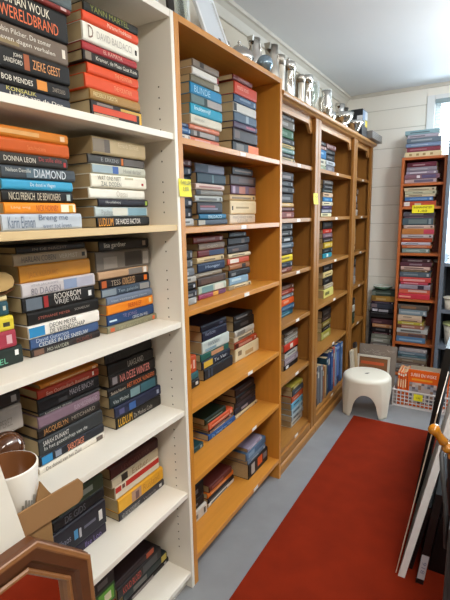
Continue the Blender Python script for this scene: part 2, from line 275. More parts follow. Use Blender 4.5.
  (0.4108, 0.6023, 0.724, 0.7612, -0.108, 0.122, '3a2a20', 'dark brown lowest book, lowest in leftmost stack on fourth shelf of white bookcase', []),
 ]),
 ('books in the middle stack on the fourth shelf of the white bookcase', [
  (0.6919, 0.8937, 0.9521, 0.965, -0.108, 0.124, 'c8791e', 'golden orange book, topmost in middle stack on fourth shelf of white bookcase', []),
  (0.6807, 0.8918, 0.9278, 0.9521, -0.108, 0.128, 'b43a1e', 'red book, second from top in middle stack on fourth shelf of white bookcase', [('t', 'Een Oostindisch Avontuur', 0.12, 0.82, 0.15, 0.6, 'e8b8a0'), ('p', 0.88, 0.91, 0.3, 0.8, 'f0e0d0')]),
  (0.6781, 0.89, 0.8906, 0.9278, -0.108, 0.133, '1d1b1e', 'black silver-lettered book, third from top in middle stack on fourth shelf of white bookcase', [('t', 'MAEVE BINCHY', 0.48, 0.9, 0.4, 0.85, 'b0a8b0'), ('p', 0.3, 0.44, 0.2, 0.5, '48484c')]),
  (0.6775, 0.8878, 0.8809, 0.8906, -0.108, 0.138, '2c2c2e', 'dark slate thin book, fourth from top in middle stack on fourth shelf of white bookcase', [('t', 'Lucinda Riley', 0.08, 0.5, 0.2, 0.8, 'c8c4c0')]),
  (0.675, 0.8885, 0.8469, 0.8809, -0.108, 0.127, '8a7080', 'mauve book, fifth from top in middle stack on fourth shelf of white bookcase', [('t', 'ELIN HILDERBRAND', 0.55, 0.95, 0.3, 0.7, 'b8a4b0')]),
  (0.6714, 0.8882, 0.8178, 0.8469, -0.108, 0.124, '241b18', 'near-black book, sixth from top in middle stack on fourth shelf of white bookcase', [('t', 'JACQUELYN', 0.07, 0.44, 0.15, 0.85, 'c89058'), ('t', 'MITCHARD', 0.5, 0.9, 0.4, 0.8, 'a09488')]),
  (0.6672, 0.8912, 0.7725, 0.8178, -0.108, 0.144, '36393c', 'dark slate book, seventh from top in middle stack on fourth shelf of white bookcase', [('t', 'SARAH DUNANT', 0.05, 0.43, 0.58, 0.88, 'e0dcd8'), ('t', 'In het gezelschap van de', 0.06, 0.72, 0.2, 0.5, 'd0d0cc')]),
  (0.666, 0.8918, 0.7434, 0.7725, -0.108, 0.131, '20222c', 'black blue-printed book, eighth from top in middle stack on fourth shelf of white bookcase', [('p', 0.02, 0.17, 0.05, 0.95, '2e88c0'), ('t', 'SABOTAGE', 0.39, 0.65, 0.15, 0.85, 'e89070'), ('p', 0.2, 0.7, 0.88, 0.98, '2a60b0'), ('p', 0.21, 0.3, 0.2, 0.8, '8890a0')]),
  (0.6602, 0.8894, 0.724, 0.7434, -0.108, 0.146, 'd9d1c4', 'white book, lowest in middle stack on fourth shelf of white bookcase', [('t', 'De duivel van het Zuid', 0.08, 0.6, 0.25, 0.8, '5a5450'), ('p', 0.86, 0.97, 0.2, 0.95, '6a5c54')]),
 ]),
 ('books in the right stack on the fourth shelf of the white bookcase', [
  (0.9239, 1.1403, 0.9455, 0.98, -0.108, 0.145, '191614', 'black book, topmost in right stack on fourth shelf of white bookcase', [('t', 'RED DRAGON', 0.06, 0.3, 0.2, 0.8, '302c2c')]),
  (0.9289, 1.1418, 0.9089, 0.9455, -0.108, 0.132, '191514', 'black grey-lettered book, second from top in right stack on fourth shelf of white bookcase', [('t', 'LAAGLAND', 0.4, 0.75, 0.2, 0.75, 'b8b0a8')]),
  (0.9337, 1.1519, 0.8683, 0.9089, -0.108, 0.134, '1f1a1a', 'black pink-lettered book, third from top in right stack on fourth shelf of white bookcase', [('t', 'NA DEZE WINTER', 0.2, 0.86, 0.15, 0.8, 'e08880'), ('p', 0.05, 0.15, 0.2, 0.8, '8a8488')]),
  (0.9221, 1.1521, 0.8418, 0.8683, -0.108, 0.135, '1c1817', 'black orange-lettered book, fourth from top in right stack on fourth shelf of white bookcase', [('t', 'HET ROOK VLINDERS', 0.36, 0.94, 0.2, 0.8, 'e07848'), ('t', 'Saskia Noort', 0.04, 0.32, 0.2, 0.6, 'c8b8a8')]),
  (0.9274, 1.1578, 0.8012, 0.8418, -0.108, 0.138, '26343a', 'dark teal book, fifth from top in right stack on fourth shelf of white bookcase', [('p', 0.4, 0.6, 0.15, 0.85, '7a98a0'), ('p', 0.62, 0.95, 0.1, 0.9, '3c6a78'), ('t', 'Vita Michel', 0.05, 0.35, 0.3, 0.6, 'c0c8c8')]),
  (0.9412, 1.168, 0.7646, 0.8012, -0.108, 0.137, '232a4a', 'navy book, sixth from top in right stack on fourth shelf of white bookcase', [('p', 0.28, 0.42, 0.1, 0.8, '3a64a8'), ('p', 0.08, 0.18, 0.2, 0.7, '5a5a88'), ('p', 0.9, 0.95, 0.3, 0.7, 'a0a8c0')]),
  (0.9465, 1.168, 0.724, 0.7646, -0.108, 0.136, '191614', 'black yellow-printed book, lowest in right stack on fourth shelf of white bookcase', [('t', 'LUDLUM', 0.03, 0.32, 0.2, 0.85, 'f0b830'), ('t', 'De Moskou Code', 0.36, 0.78, 0.25, 0.65, 'b0a8a0')]),
 ]),
 ('books in the left stack on the fifth shelf of the white bookcase', [
  (0.7085, 0.8753, 0.5621, 0.611, -0.108, 0.138, '3a4a34', 'dark green book, topmost in left stack on fifth shelf of white bookcase', []),
  (0.6869, 0.8775, 0.5254, 0.5621, -0.108, 0.146, '1b1a1c', 'black book, second from top in left stack on fifth shelf of white bookcase', [('t', 'DE GIDS', 0.2, 0.6, 0.2, 0.8, '606068')]),
  (0.6636, 0.8738, 0.4397, 0.5254, -0.108, 0.135, '25242f', 'thick navy book, third from top in left stack on fifth shelf of white bookcase', [('p', 0.4, 0.47, 0.3, 0.65, '4a90c0'), ('p', 0.49, 0.53, 0.25, 0.6, 'b8b4b8'), ('p', 0.86, 0.93, 0.3, 0.7, 'd8d4d0'), ('t', 'Chaos', 0.12, 0.34, 0.4, 0.65, '8a8898'), ('p', 0.58, 0.8, 0.45, 0.55, '6a6878')]),
  (0.6568, 0.8745, 0.403, 0.4397, -0.108, 0.133, '2b2438', 'dark violet book, lowest in left stack on fifth shelf of white bookcase', [('t', 'Ilse Loo', 0.6, 0.9, 0.2, 0.7, '7a68a0')]),
 ]),
 ('books in the right stack on the fifth shelf of the white bookcase', [
  (0.9072, 1.1422, 0.5662, 0.606, -0.108, 0.14, '4e1f1c', 'dark maroon book, topmost in right stack on fifth shelf of white bookcase', [('t', 'LEVENSWERK', 0.2, 0.8, 0.3, 0.7, '6a3a34')]),
  (0.9107, 1.1429, 0.5328, 0.5662, -0.108, 0.129, 'cdbfa2', 'cream brown-lettered book, second from top in right stack on fifth shelf of white bookcase', [('p', 0.18, 0.31, 0.05, 0.95, '3a3028'), ('t', 'Esther', 0.4, 0.75, 0.15, 0.8, 'a08868')]),
  (0.9248, 1.1455, 0.4825, 0.5328, -0.108, 0.13, 'ddd2bc', 'red and white book, third from top in right stack on fifth shelf of white bookcase', [('p', 0, 0.12, 0.5, 0.98, 'c03428'), ('p', 0.22, 1, 0.5, 0.98, 'c43024'), ('p', 0.14, 0.2, 0.55, 0.85, '7a4a40')]),
  (0.9293, 1.1593, 0.4323, 0.4825, -0.108, 0.146, 'e0a52c', 'yellow book, fourth from top in right stack on fifth shelf of white bookcase', [('p', 0.27, 0.48, 0.05, 0.95, 'b89078'), ('p', 0.35, 0.43, 0.1, 0.7, '7a5a58'), ('t', 'Rusland', 0.52, 0.9, 0.3, 0.8, 'c88820')]),
  (0.9303, 1.1623, 0.403, 0.4323, -0.108, 0.136, '3c3a40', 'dark grey book, lowest in right stack on fifth shelf of white bookcase', [('t', 'NELLEKE NOORDERVLIET', 0.04, 0.42, 0.2, 0.8, 'b0aca8'), ('t', 'Veranda', 0.5, 0.8, 0.3, 0.7, '8a8688'), ('p', 0.88, 0.94, 0.3, 0.7, 'd0d0d0')]),
 ]),
 ('books in the left stack on the bottom shelf of the white bookcase', [
  (0.7776, 0.8707, 0.2368, 0.3, -0.09, 0.136, '2e211c', 'dark brown book, topmost in left stack on bottom shelf of white bookcase', []),
  (0.755, 0.8735, 0.1658, 0.2368, -0.09, 0.123, '3a5a2c', 'green-printed book, second from top in left stack on bottom shelf of white bookcase', [('p', 0.4, 0.95, 0.2, 0.9, '6aa83c'), ('p', 0.6, 0.85, 0.3, 0.7, 'd8d0b0'), ('p', 0.0, 0.3, 0.1, 0.9, 'c05028')]),
  (0.7546, 0.8705, 0.071, 0.1658, -0.09, 0.133, '8a3a24', 'dull red book, lowest in left stack on bottom shelf of white bookcase', []),
 ]),
 ('books in the right stack on the bottom shelf of the white bookcase', [
  (0.8903, 1.0918, 0.1703, 0.196, -0.108, 0.137, '33262a', 'dark brown orange-ended book, topmost in right stack on bottom shelf of white bookcase', [('p', 0.78, 0.98, 0.1, 0.95, 'b85a38')]),
  (0.8964, 1.1244, 0.1261, 0.1703, -0.108, 0.123, '2d2a2c', 'charcoal red-lettered book, second from top in right stack on bottom shelf of white bookcase', [('t', 'KOUD BLOED', 0.1, 0.5, 0.2, 0.8, 'c04838'), ('p', 0.55, 0.9, 0.15, 0.85, '4a4c50')]),
  (0.9232, 1.1582, 0.0931, 0.1261, -0.108, 0.138, '223034', 'dark teal yellow-ended book, third from top in right stack on bottom shelf of white bookcase', [('p', 0.86, 0.99, 0.1, 0.95, 'b8a850'), ('p', 0.2, 0.5, 0.2, 0.8, '70706c')]),
  (0.9388, 1.168, 0.071, 0.0931, -0.108, 0.138, '18151a', 'black book, lowest in right stack on bottom shelf of white bookcase', [('p', 0.1, 0.6, 0.2, 0.7, '8a8080'), ('p', 0.88, 0.94, 0.3, 0.7, 'b0b0b0')]),
 ]),
 ('books in the leftmost stack on the top shelf of the oak bookcase', [
  (1.214, 1.2973, 1.6844, 1.701, -0.03, 0.124, '2c4a70', 'dark blue book, topmost in leftmost stack on top shelf of oak bookcase', []),
  (1.214, 1.2973, 1.6637, 1.6844, -0.03, 0.109, '3a6aa0', 'blue book, second from top in leftmost stack on top shelf of oak bookcase', []),
  (1.214, 1.2973, 1.643, 1.6637, -0.03, 0.114, 'd8d4cc', 'white book, lowest in leftmost stack on top shelf of oak bookcase', []),
 ]),
 ('books in the middle stack on the top shelf of the oak bookcase', [
  (1.3279, 1.4947, 1.8903, 1.915, -0.03, 0.134, '8f8173', 'taupe book, topmost in middle stack on top shelf of oak bookcase', [('p', 0.25, 0.4, 0.2, 0.95, '4a4038')]),
  (1.3264, 1.4971, 1.8655, 1.8903, -0.03, 0.137, 'dcd8d0', 'white book, second from top in middle stack on top shelf of oak bookcase', [('p', 0.93, 1, 0, 1, 'a02c30')]),
  (1.3191, 1.5067, 1.8408, 1.8655, -0.03, 0.131, '827b66', 'olive-grey book, third from top in middle stack on top shelf of oak bookcase', [('p', 0.8, 0.98, 0.1, 0.9, 'd0c8b8')]),
  (1.3173, 1.5199, 1.8037, 1.8408, -0.03, 0.132, '2e8ec0', 'bright blue book, fourth from top in middle stack on top shelf of oak bookcase', [('t', 'BLINDE', 0.1, 0.6, 0.2, 0.75, '9fd0e8')]),
  (1.3152, 1.5134, 1.7719, 1.8037, -0.03, 0.131, '6f8686', 'grey-teal book, fifth from top in middle stack on top shelf of oak bookcase', [('p', 0.5, 1, 0.05, 0.95, 'b0a8a4'), ('p', 0.4, 0.5, 0.1, 0.9, '3a5050')]),
  (1.3073, 1.512, 1.7366, 1.7719, -0.03, 0.132, '2fa4c6', 'cyan book, sixth from top in middle stack on top shelf of oak bookcase', [('t', 'Inuïtenvijf', 0.1, 0.6, 0.3, 0.8, 'd8f0f8')]),
  (1.3053, 1.5106, 1.7048, 1.7366, -0.03, 0.137, 'd8d0bc', 'cream book, seventh from top in middle stack on top shelf of oak bookcase', [('t', 'Kan ik het helpen', 0.1, 0.4, 0.3, 0.7, '989080')]),
  (1.3038, 1.4928, 1.6872, 1.7048, -0.03, 0.13, 'd88468', 'salmon book, eighth from top in middle stack on top shelf of oak bookcase', []),
  (1.3055, 1.4919, 1.6642, 1.6872, -0.03, 0.132, '6c6a68', 'grey photo book, ninth from top in middle stack on top shelf of oak bookcase', [('p', 0.1, 0.85, 0.15, 0.85, 'a8a09c'), ('p', 0.2, 0.3, 0.1, 0.9, '40302c')]),
  (1.3013, 1.491, 1.643, 1.6642, -0.03, 0.142, 'd8785c', 'coral book, lowest in middle stack on top shelf of oak bookcase', []),
 ]),
 ('books in the right stack on the top shelf of the oak bookcase', [
  (1.599, 1.7587, 1.9116, 1.932, -0.03, 0.124, '7a2c20', 'dark red book, topmost in right stack on top shelf of oak bookcase', []),
  (1.6136, 1.8092, 1.8648, 1.9116, -0.03, 0.137, 'd4482a', 'orange-red book, second from top in right stack on top shelf of oak bookcase', [('t', 'MONICA WOOD', 0.1, 0.6, 0.4, 0.7, 'f0a890')]),
  (1.6123, 1.8039, 1.8343, 1.8648, -0.03, 0.141, '3d5a7e', 'steel blue book, third from top in right stack on top shelf of oak bookcase', []),
  (1.6112, 1.8034, 1.7977, 1.8343, -0.03, 0.13, 'cfcac2', 'off-white book, fourth from top in right stack on top shelf of oak bookcase', [('p', 0.0, 0.12, 0.05, 0.9, '201c18')]),
  (1.602, 1.8009, 1.761, 1.7977, -0.03, 0.128, '566a80', 'slate blue book, fifth from top in right stack on top shelf of oak bookcase', [('p', 0.5, 0.62, 0.1, 0.9, '9aa8b4')]),
  (1.601, 1.8024, 1.7366, 1.761, -0.03, 0.142, '5e4a66', 'purple book, sixth from top in right stack on top shelf of oak bookcase', [('p', 0.5, 0.9, 0.3, 0.7, 'b05870')]),
  (1.5998, 1.8067, 1.6878, 1.7366, -0.03, 0.129, '4b4142', 'dark grey-brown book, seventh from top in right stack on top shelf of oak bookcase', [('p', 0.05, 0.25, 0.2, 0.8, '7a6660')]),
  (1.5982, 1.8256, 1.643, 1.6878, -0.03, 0.127, '211e1e', 'black and orange book, lowest in right stack on top shelf of oak bookcase', [('p', 0.58, 1, 0.03, 0.97, 'ee7420'), ('p', 0.12, 0.4, 0.2, 0.8, '807870')]),
 ]),
 ('books in the leftmost stack on the second shelf of the oak bookcase', [
  (1.214, 1.3992, 1.5724, 1.598, -0.1, 0.11, '743830', 'red-brown book, topmost in leftmost stack on second shelf of oak bookcase', []),
  (1.2149, 1.3992, 1.5396, 1.5724, -0.1, 0.128, '2a3448', 'navy book, second from top in leftmost stack on second shelf of oak bookcase', []),
  (1.214, 1.3992, 1.5067, 1.5396, -0.1, 0.112, '26303f', 'dark navy book, third from top in leftmost stack on second shelf of oak bookcase', []),
  (1.215, 1.3992, 1.4885, 1.5067, -0.1, 0.129, 'a4a8b0', 'pale grey book, fourth from top in leftmost stack on second shelf of oak bookcase', []),
  (1.2222, 1.3992, 1.4592, 1.4885, -0.1, 0.111, 'a88884', 'dusty pink book, fifth from top in leftmost stack on second shelf of oak bookcase', []),
  (1.2311, 1.3992, 1.4264, 1.4592, -0.1, 0.127, '303340', 'charcoal book, sixth from top in leftmost stack on second shelf of oak bookcase', [('p', 0.85, 0.95, 0.3, 0.7, 'b0b0b8')]),
  (1.2393, 1.3992, 1.3862, 1.4264, -0.1, 0.115, '2c303c', 'dark slate book, seventh from top in leftmost stack on second shelf of oak bookcase', [('p', 0.85, 0.93, 0.2, 0.5, 'a8a8b0')]),
  (1.2351, 1.3992, 1.357, 1.3862, -0.1, 0.127, 'b8bec0', 'white-grey book, lowest in leftmost stack on second shelf of oak bookcase', []),
 ]),
 ('books in the middle stack on the second shelf of the oak bookcase', [
  (1.4137, 1.6174, 1.556, 1.591, -0.085, 0.131, '8d90a6', 'lavender and navy book, topmost in middle stack on second shelf of oak bookcase', [('p', 0, 0.42, 0.02, 0.98, '2f3c58')]),
  (1.4149, 1.6159, 1.5155, 1.556, -0.085, 0.126, '2e4654', 'dark teal book, second from top in middle stack on second shelf of oak bookcase', [('p', 0.5, 0.56, 0.1, 0.9, '6a8890')]),
  (1.4032, 1.6106, 1.4933, 1.5155, -0.085, 0.13, 'd9c2b8', 'pinkish white book, third from top in middle stack on second shelf of oak bookcase', [('p', 0.1, 0.9, 0.3, 0.6, 'b07a70')]),
  (1.4085, 1.6057, 1.4712, 1.4933, -0.085, 0.142, '8a867e', 'silver book, fourth from top in middle stack on second shelf of oak bookcase', [('p', 0.0, 0.15, 0.1, 0.9, '2a2420')]),
  (1.4072, 1.6008, 1.4473, 1.4712, -0.085, 0.13, 'b8bcb8', 'pale blue-grey book, fifth from top in middle stack on second shelf of oak bookcase', []),
  (1.4153, 1.5913, 1.4012, 1.4473, -0.085, 0.131, '34363f', 'charcoal book, sixth from top in middle stack on second shelf of oak bookcase', [('p', 0.1, 0.7, 0.55, 0.7, 'a8606c'), ('p', 0.1, 0.8, 0.35, 0.5, '8888a0')]),
  (1.4236, 1.6183, 1.381, 1.4012, -0.085, 0.133, '2c7ba6', 'blue book, seventh from top in middle stack on second shelf of oak bookcase', [('t', 'BALDACCI', 0.3, 0.8, 0.15, 0.8, 'b8e0f0')]),
  (1.4224, 1.6341, 1.357, 1.381, -0.085, 0.133, '556478', 'silver-blue book, lowest in middle stack on second shelf of oak bookcase', [('p', 0, 0.22, 0.05, 0.95, 'b8b8b0')]),
 ]),
 ('books in the right stack on the second shelf of the oak bookcase', [
  (1.684, 1.8689, 1.5648, 1.599, -0.085, 0.133, '3a2824', 'dark brown book, topmost in right stack on second shelf of oak bookcase', [('p', 0.1, 0.9, 0.4, 0.6, 'a08878')]),
  (1.6637, 1.8987, 1.5214, 1.5648, -0.085, 0.145, '4c3a36', 'grey-brown book, second from top in right stack on second shelf of oak bookcase', [('p', 0.3, 0.9, 0.3, 0.7, '6a5048')]),
  (1.6631, 1.8981, 1.4826, 1.5214, -0.085, 0.127, '6e4a60', 'purple and orange book, third from top in right stack on second shelf of oak bookcase', [('p', 0.3, 0.55, 0.1, 0.9, 'b8684c'), ('p', 0.7, 1, 0.1, 0.9, '8e5844'), ('p', 0.05, 0.15, 0.1, 0.9, 'b89ab0')]),
  (1.6574, 1.8924, 1.4575, 1.4826, -0.085, 0.123, 'cfae7c', 'tan book, fourth from top in right stack on second shelf of oak bookcase', []),
  (1.664, 1.899, 1.3981, 1.4575, -0.085, 0.146, 'e0caa0', 'thick cream book, fifth from top in right stack on second shelf of oak bookcase', [('p', 0.05, 0.1, 0.3, 0.6, '584838'), ('p', 0.2, 0.7, 0.42, 0.55, 'b09a70')]),
  (1.6632, 1.8982, 1.357, 1.3981, -0.085, 0.144, 'd8c8b0', 'beige book, lowest in right stack on second shelf of oak bookcase', [('t', 'MACHINES VAN', 0.1, 0.85, 0.55, 0.85, '9a8c78'), ('t', 'GELUK', 0.25, 0.7, 0.12, 0.45, '9a8c78')]),
 ]),
 ('books in the leftmost stack on the third shelf of the oak bookcase', [
  (1.214, 1.3154, 1.2399, 1.274, -0.05, 0.131, '38383c', 'dark grey book, topmost in leftmost stack on third shelf of oak bookcase', []),
  (1.214, 1.3198, 1.2093, 1.2399, -0.05, 0.126, '6a6c70', 'grey book, second from top in leftmost stack on third shelf of oak bookcase', []),
  (1.214, 1.3244, 1.1786, 1.2093, -0.05, 0.12, '7f848c', 'steel grey book, third from top in leftmost stack on third shelf of oak bookcase', []),
  (1.214, 1.3358, 1.1548, 1.1786, -0.05, 0.113, 'b8b4ac', 'off-white book, fourth from top in leftmost stack on third shelf of oak bookcase', []),
  (1.214, 1.3363, 1.1275, 1.1548, -0.05, 0.115, '211f22', 'black book, fifth from top in leftmost stack on third shelf of oak bookcase', [('p', 0.85, 0.95, 0.3, 0.7, 'c0c0c8')]),
  (1.214, 1.3361, 1.1003, 1.1275, -0.05, 0.13, '34363e', 'slate book, sixth from top in leftmost stack on third shelf of oak bookcase', []),
  (1.214, 1.3313, 1.073, 1.1003, -0.05, 0.13, 'a0a4a4', 'light grey book, lowest in leftmost stack on third shelf of oak bookcase', []),
 ]),
 ('books in the middle stack on the third shelf of the oak bookcase', [
  (1.3638, 1.5742, 1.2904, 1.316, -0.0705, 0.145, '94402c', 'brick red book, topmost in middle stack on third shelf of oak bookcase', []),
  (1.3889, 1.5812, 1.2648, 1.2904, -0.0705, 0.137, '9c8570', 'taupe book, second from top in middle stack on third shelf of oak bookcase', [('t', 'CHIMO', 0.3, 0.7, 0.2, 0.7, 'b8a48c')]),
  (1.3875, 1.5802, 1.2374, 1.2648, -0.0705, 0.123, '7a2a2c', 'maroon and blue book, third from top in middle stack on third shelf of oak bookcase', [('p', 0.4, 1, 0.1, 0.9, '34466c')]),
  (1.3726, 1.5711, 1.2155, 1.2374, -0.0705, 0.141, 'd2b889', 'cream book, fourth from top in middle stack on third shelf of oak bookcase', []),
  (1.3777, 1.5739, 1.179, 1.2155, -0.0705, 0.127, '2a3a5c', 'navy book, fifth from top in middle stack on third shelf of oak bookcase', [('t', 'Honger', 0.25, 0.8, 0.3, 0.7, 'a0b0c8')]),
  (1.3627, 1.5526, 1.1607, 1.179, -0.0705, 0.13, '958876', 'grey-beige book, sixth from top in middle stack on third shelf of oak bookcase', []),
  (1.3747, 1.5841, 1.126, 1.1607, -0.0705, 0.139, '4e3a30', 'dark brown book, seventh from top in middle stack on third shelf of oak bookcase', [('p', 0.1, 0.9, 0.2, 0.8, '6c4e40')]),
  (1.3796, 1.587, 1.0949, 1.126, -0.0705, 0.136, 'b4c0b0', 'pale green book, eighth from top in middle stack on third shelf of oak bookcase', [('p', 0.1, 0.5, 0.1, 0.9, '7aa0a4'), ('p', 0.55, 0.9, 0.1, 0.9, 'd8d4c8')]),
  (1.385, 1.5901, 1.073, 1.0949, -0.0705, 0.133, 'a04060', 'magenta book, lowest in middle stack on third shelf of oak bookcase', [('p', 0.5, 0.7, 0.1, 0.9, 'd8a048'), ('p', 0.72, 0.98, 0.1, 0.9, '7a4a70')]),
 ]),
 ('books in the right stack on the third shelf of the oak bookcase', [
  (1.6274, 1.7801, 1.2988, 1.323, -0.0775, 0.146, '221e1e', 'black book, topmost in right stack on third shelf of oak bookcase', []),
  (1.6222, 1.8185, 1.2665, 1.2988, -0.0775, 0.138, '302a2a', 'charcoal book, second from top in right stack on third shelf of oak bookcase', [('p', 0.6, 0.75, 0.2, 0.8, '806c60')]),
  (1.6209, 1.8128, 1.2303, 1.2665, -0.0775, 0.131, '34282a', 'dark brown book, third from top in right stack on third shelf of oak bookcase', [('p', 0.2, 0.5, 0.3, 0.6, '785c50')]),
  (1.6241, 1.8222, 1.2121, 1.2303, -0.0775, 0.129, 'd8c4a0', 'cream book, fourth from top in right stack on third shelf of oak bookcase', []),
  (1.6233, 1.8168, 1.1839, 1.2121, -0.0775, 0.144, 'c8502c', 'red and white book, fifth from top in right stack on third shelf of oak bookcase', [('p', 0.1, 0.5, 0.2, 0.8, 'e8dccc')]),
  (1.6308, 1.8162, 1.1597, 1.1839, -0.0775, 0.134, 'a86a38', 'orange-brown book, sixth from top in right stack on third shelf of oak bookcase', [('p', 0.6, 0.8, 0.1, 0.9, '282020')]),
  (1.6298, 1.8176, 1.1274, 1.1597, -0.0775, 0.142, '1e1a1c', 'black book, seventh from top in right stack on third shelf of oak bookcase', [('p', 0.1, 0.3, 0.2, 0.6, '888')]),
  (1.6286, 1.7949, 1.0932, 1.1274, -0.0775, 0.131, '86a8c0', 'pale blue book, eighth from top in right stack on third shelf of oak bookcase', [('p', 0.1, 0.6, 0.5, 0.8, 'c0d8e0')]),
  (1.6233, 1.8225, 1.073, 1.0932, -0.0775, 0.128, 'cdb890', 'buff book, lowest in right stack on third shelf of oak bookcase', []),
 ]),
 ('books in the leftmost stack on the fourth shelf of the oak bookcase', [
  (1.214, 1.3976, 0.7772, 0.849, -0.1035, 0.112, 'c4522a', 'orange-red book, topmost in leftmost stack on fourth shelf of oak bookcase', []),
  (1.214, 1.4127, 0.747, 0.7772, -0.1035, 0.127, '3a7078', 'teal book, second from top in leftmost stack on fourth shelf of oak bookcase', []),
  (1.2245, 1.4146, 0.713, 0.747, -0.1035, 0.123, '201c1c', 'black book, lowest in leftmost stack on fourth shelf of oak bookcase', [('p', 0.85, 0.95, 0.3, 0.7, 'd0d0d0')]),
 ]),
 ('books in the middle stack on the fourth shelf of the oak bookcase', [
  (1.4403, 1.6424, 0.9272, 0.955, -0.108, 0.144, '22253a', 'dark navy book, topmost in middle stack on fourth shelf of oak bookcase', [('p', 0.7, 0.85, 0.2, 0.6, '5a5c78')]),
  (1.4493, 1.6427, 0.8836, 0.9272, -0.108, 0.124, '262b46', 'navy book, second from top in middle stack on fourth shelf of oak bookcase', [('t', 'Verlicht', 0.08, 0.5, 0.5, 0.85, '9098b0')]),
  (1.4468, 1.6587, 0.832, 0.8836, -0.108, 0.13, 'c6d0cc', 'white and blue book, third from top in middle stack on fourth shelf of oak bookcase', [('t', 'HANNAH', 0.2, 0.6, 0.5, 0.85, '5a7080'), ('p', 0.1, 0.5, 0.1, 0.35, '88a4b0')]),
  (1.4408, 1.6661, 0.8003, 0.832, -0.108, 0.129, '2c6a60', 'teal-green book, fourth from top in middle stack on fourth shelf of oak bookcase', [('p', 0.35, 0.8, 0.2, 0.8, 'c8906c')]),
  (1.4464, 1.6785, 0.7626, 0.8003, -0.108, 0.136, '1e2a40', 'dark navy yellow-marked book, fifth from top in middle stack on fourth shelf of oak bookcase', [('p', 0.05, 0.35, 0.15, 0.85, 'd8b040'), ('t', 'Te Ver', 0.4, 0.85, 0.3, 0.7, 'c0c8d0')]),
  (1.4587, 1.6937, 0.713, 0.7626, -0.108, 0.133, '1d2028', 'black and navy book, lowest in middle stack on fourth shelf of oak bookcase', [('p', 0.12, 0.16, 0.05, 0.95, '4a5a70'), ('p', 0.22, 0.26, 0.05, 0.95, '4a5a70')]),
 ]),
 ('books in the right stack on the fourth shelf of the oak bookcase', [
  (1.7085, 1.8934, 0.9118, 0.938, -0.1065, 0.134, '24201f', 'black book, topmost in right stack on fourth shelf of oak bookcase', []),
  (1.7166, 1.9144, 0.8637, 0.9118, -0.1065, 0.142, '1f1c1c', 'thick black book, second from top in right stack on fourth shelf of oak bookcase', [('p', 0.3, 0.7, 0.3, 0.6, '585250')]),
  (1.7154, 1.9116, 0.8353, 0.8637, -0.1065, 0.123, 'bdb8ae', 'white-grey book, third from top in right stack on fourth shelf of oak bookcase', [('p', 0.1, 0.5, 0.2, 0.8, '8a847c')]),
  (1.7145, 1.9188, 0.8091, 0.8353, -0.1065, 0.124, 'cdbca0', 'cream book, fourth from top in right stack on fourth shelf of oak bookcase', []),
  (1.7136, 1.9351, 0.7785, 0.8091, -0.1065, 0.126, 'ae4828', 'brick red book, fifth from top in right stack on fourth shelf of oak bookcase', []),
  (1.7233, 1.9583, 0.713, 0.7785, -0.1065, 0.126, 'ddd0ac', 'pale yellow book, lowest in right stack on fourth shelf of oak bookcase', [('p', 0.1, 0.25, 0.4, 0.75, '907c60'), ('p', 0.4, 0.75, 0.2, 0.5, 'c0a070')]),
 ]),
 ('books in the leftmost stack on the fifth shelf of the oak bookcase', [
  (1.2225, 1.4296, 0.43, 0.455, -0.1045, 0.11, '274c50', "dark teal book lying alone at left end of oak bookcase's fifth shelf", []),
 ]),
 ('books in the middle stack on the fifth shelf of the oak bookcase', [
  (1.4559, 1.6235, 0.5112, 0.541, -0.108, 0.135, '2a3c28', 'dark green book, topmost in middle stack on fifth shelf of oak bookcase', []),
  (1.478, 1.6826, 0.4814, 0.5112, -0.108, 0.131, 'd4562a', 'orange-red book, second from top in middle stack on fifth shelf of oak bookcase', []),
  (1.485, 1.6818, 0.4681, 0.4814, -0.108, 0.131, '4c2a28', 'maroon book, third from top in middle stack on fifth shelf of oak bookcase', []),
  (1.4885, 1.691, 0.4582, 0.4681, -0.108, 0.131, '8a6a58', 'taupe book, fourth from top in middle stack on fifth shelf of oak bookcase', []),
  (1.4794, 1.7048, 0.43, 0.4582, -0.108, 0.139, '2c5a9c', 'blue book, lowest in middle stack on fifth shelf of oak bookcase', [('t', 'De Hemel van Hier', 0.1, 0.85, 0.25, 0.75, '90b0d8')]),
 ]),
 ('books in the right stack on the fifth shelf of the oak bookcase', [
  (1.7183, 1.9118, 0.5425, 0.58, -0.108, 0.137, '3a2a28', 'dark brown book, topmost in right stack on fifth shelf of oak bookcase', []),
  (1.7172, 1.9225, 0.5104, 0.5425, -0.108, 0.132, '211d1e', 'black book, second from top in right stack on fifth shelf of oak bookcase', [('p', 0.2, 0.7, 0.3, 0.6, '58484c')]),
  (1.7162, 1.9277, 0.4782, 0.5104, -0.108, 0.128, '2d2729', 'charcoal book, third from top in right stack on fifth shelf of oak bookcase', [('p', 0.1, 0.8, 0.3, 0.7, '4a4450')]),
  (1.7132, 1.9318, 0.4461, 0.4782, -0.108, 0.131, '2a2c3c', 'navy book, fourth from top in right stack on fifth shelf of oak bookcase', [('p', 0.3, 0.6, 0.3, 0.7, 'a8a0a8')]),
  (1.7144, 1.9442, 0.43, 0.4461, -0.108, 0.126, 'cdb48c', 'cream book, lowest in right stack on fifth shelf of oak bookcase', []),
 ]),
 ('books in the leftmost stack on the bottom shelf of the oak bookcase', [
  (1.2176, 1.4219, 0.2139, 0.283, -0.1055, 0.117, '1d191b', 'black book, topmost in leftmost stack on bottom shelf of oak bookcase', []),
  (1.2332, 1.4268, 0.1678, 0.2139, -0.1055, 0.117, '2a2020', 'dark brown book, second from top in leftmost stack on bottom shelf of oak bookcase', []),
  (1.2305, 1.4362, 0.116, 0.1678, -0.1055, 0.117, 'cfc8bc', 'white book, lowest in leftmost stack on bottom shelf of oak bookcase', []),
 ]),
 ('books in the middle stack on the bottom shelf of the oak bookcase', [
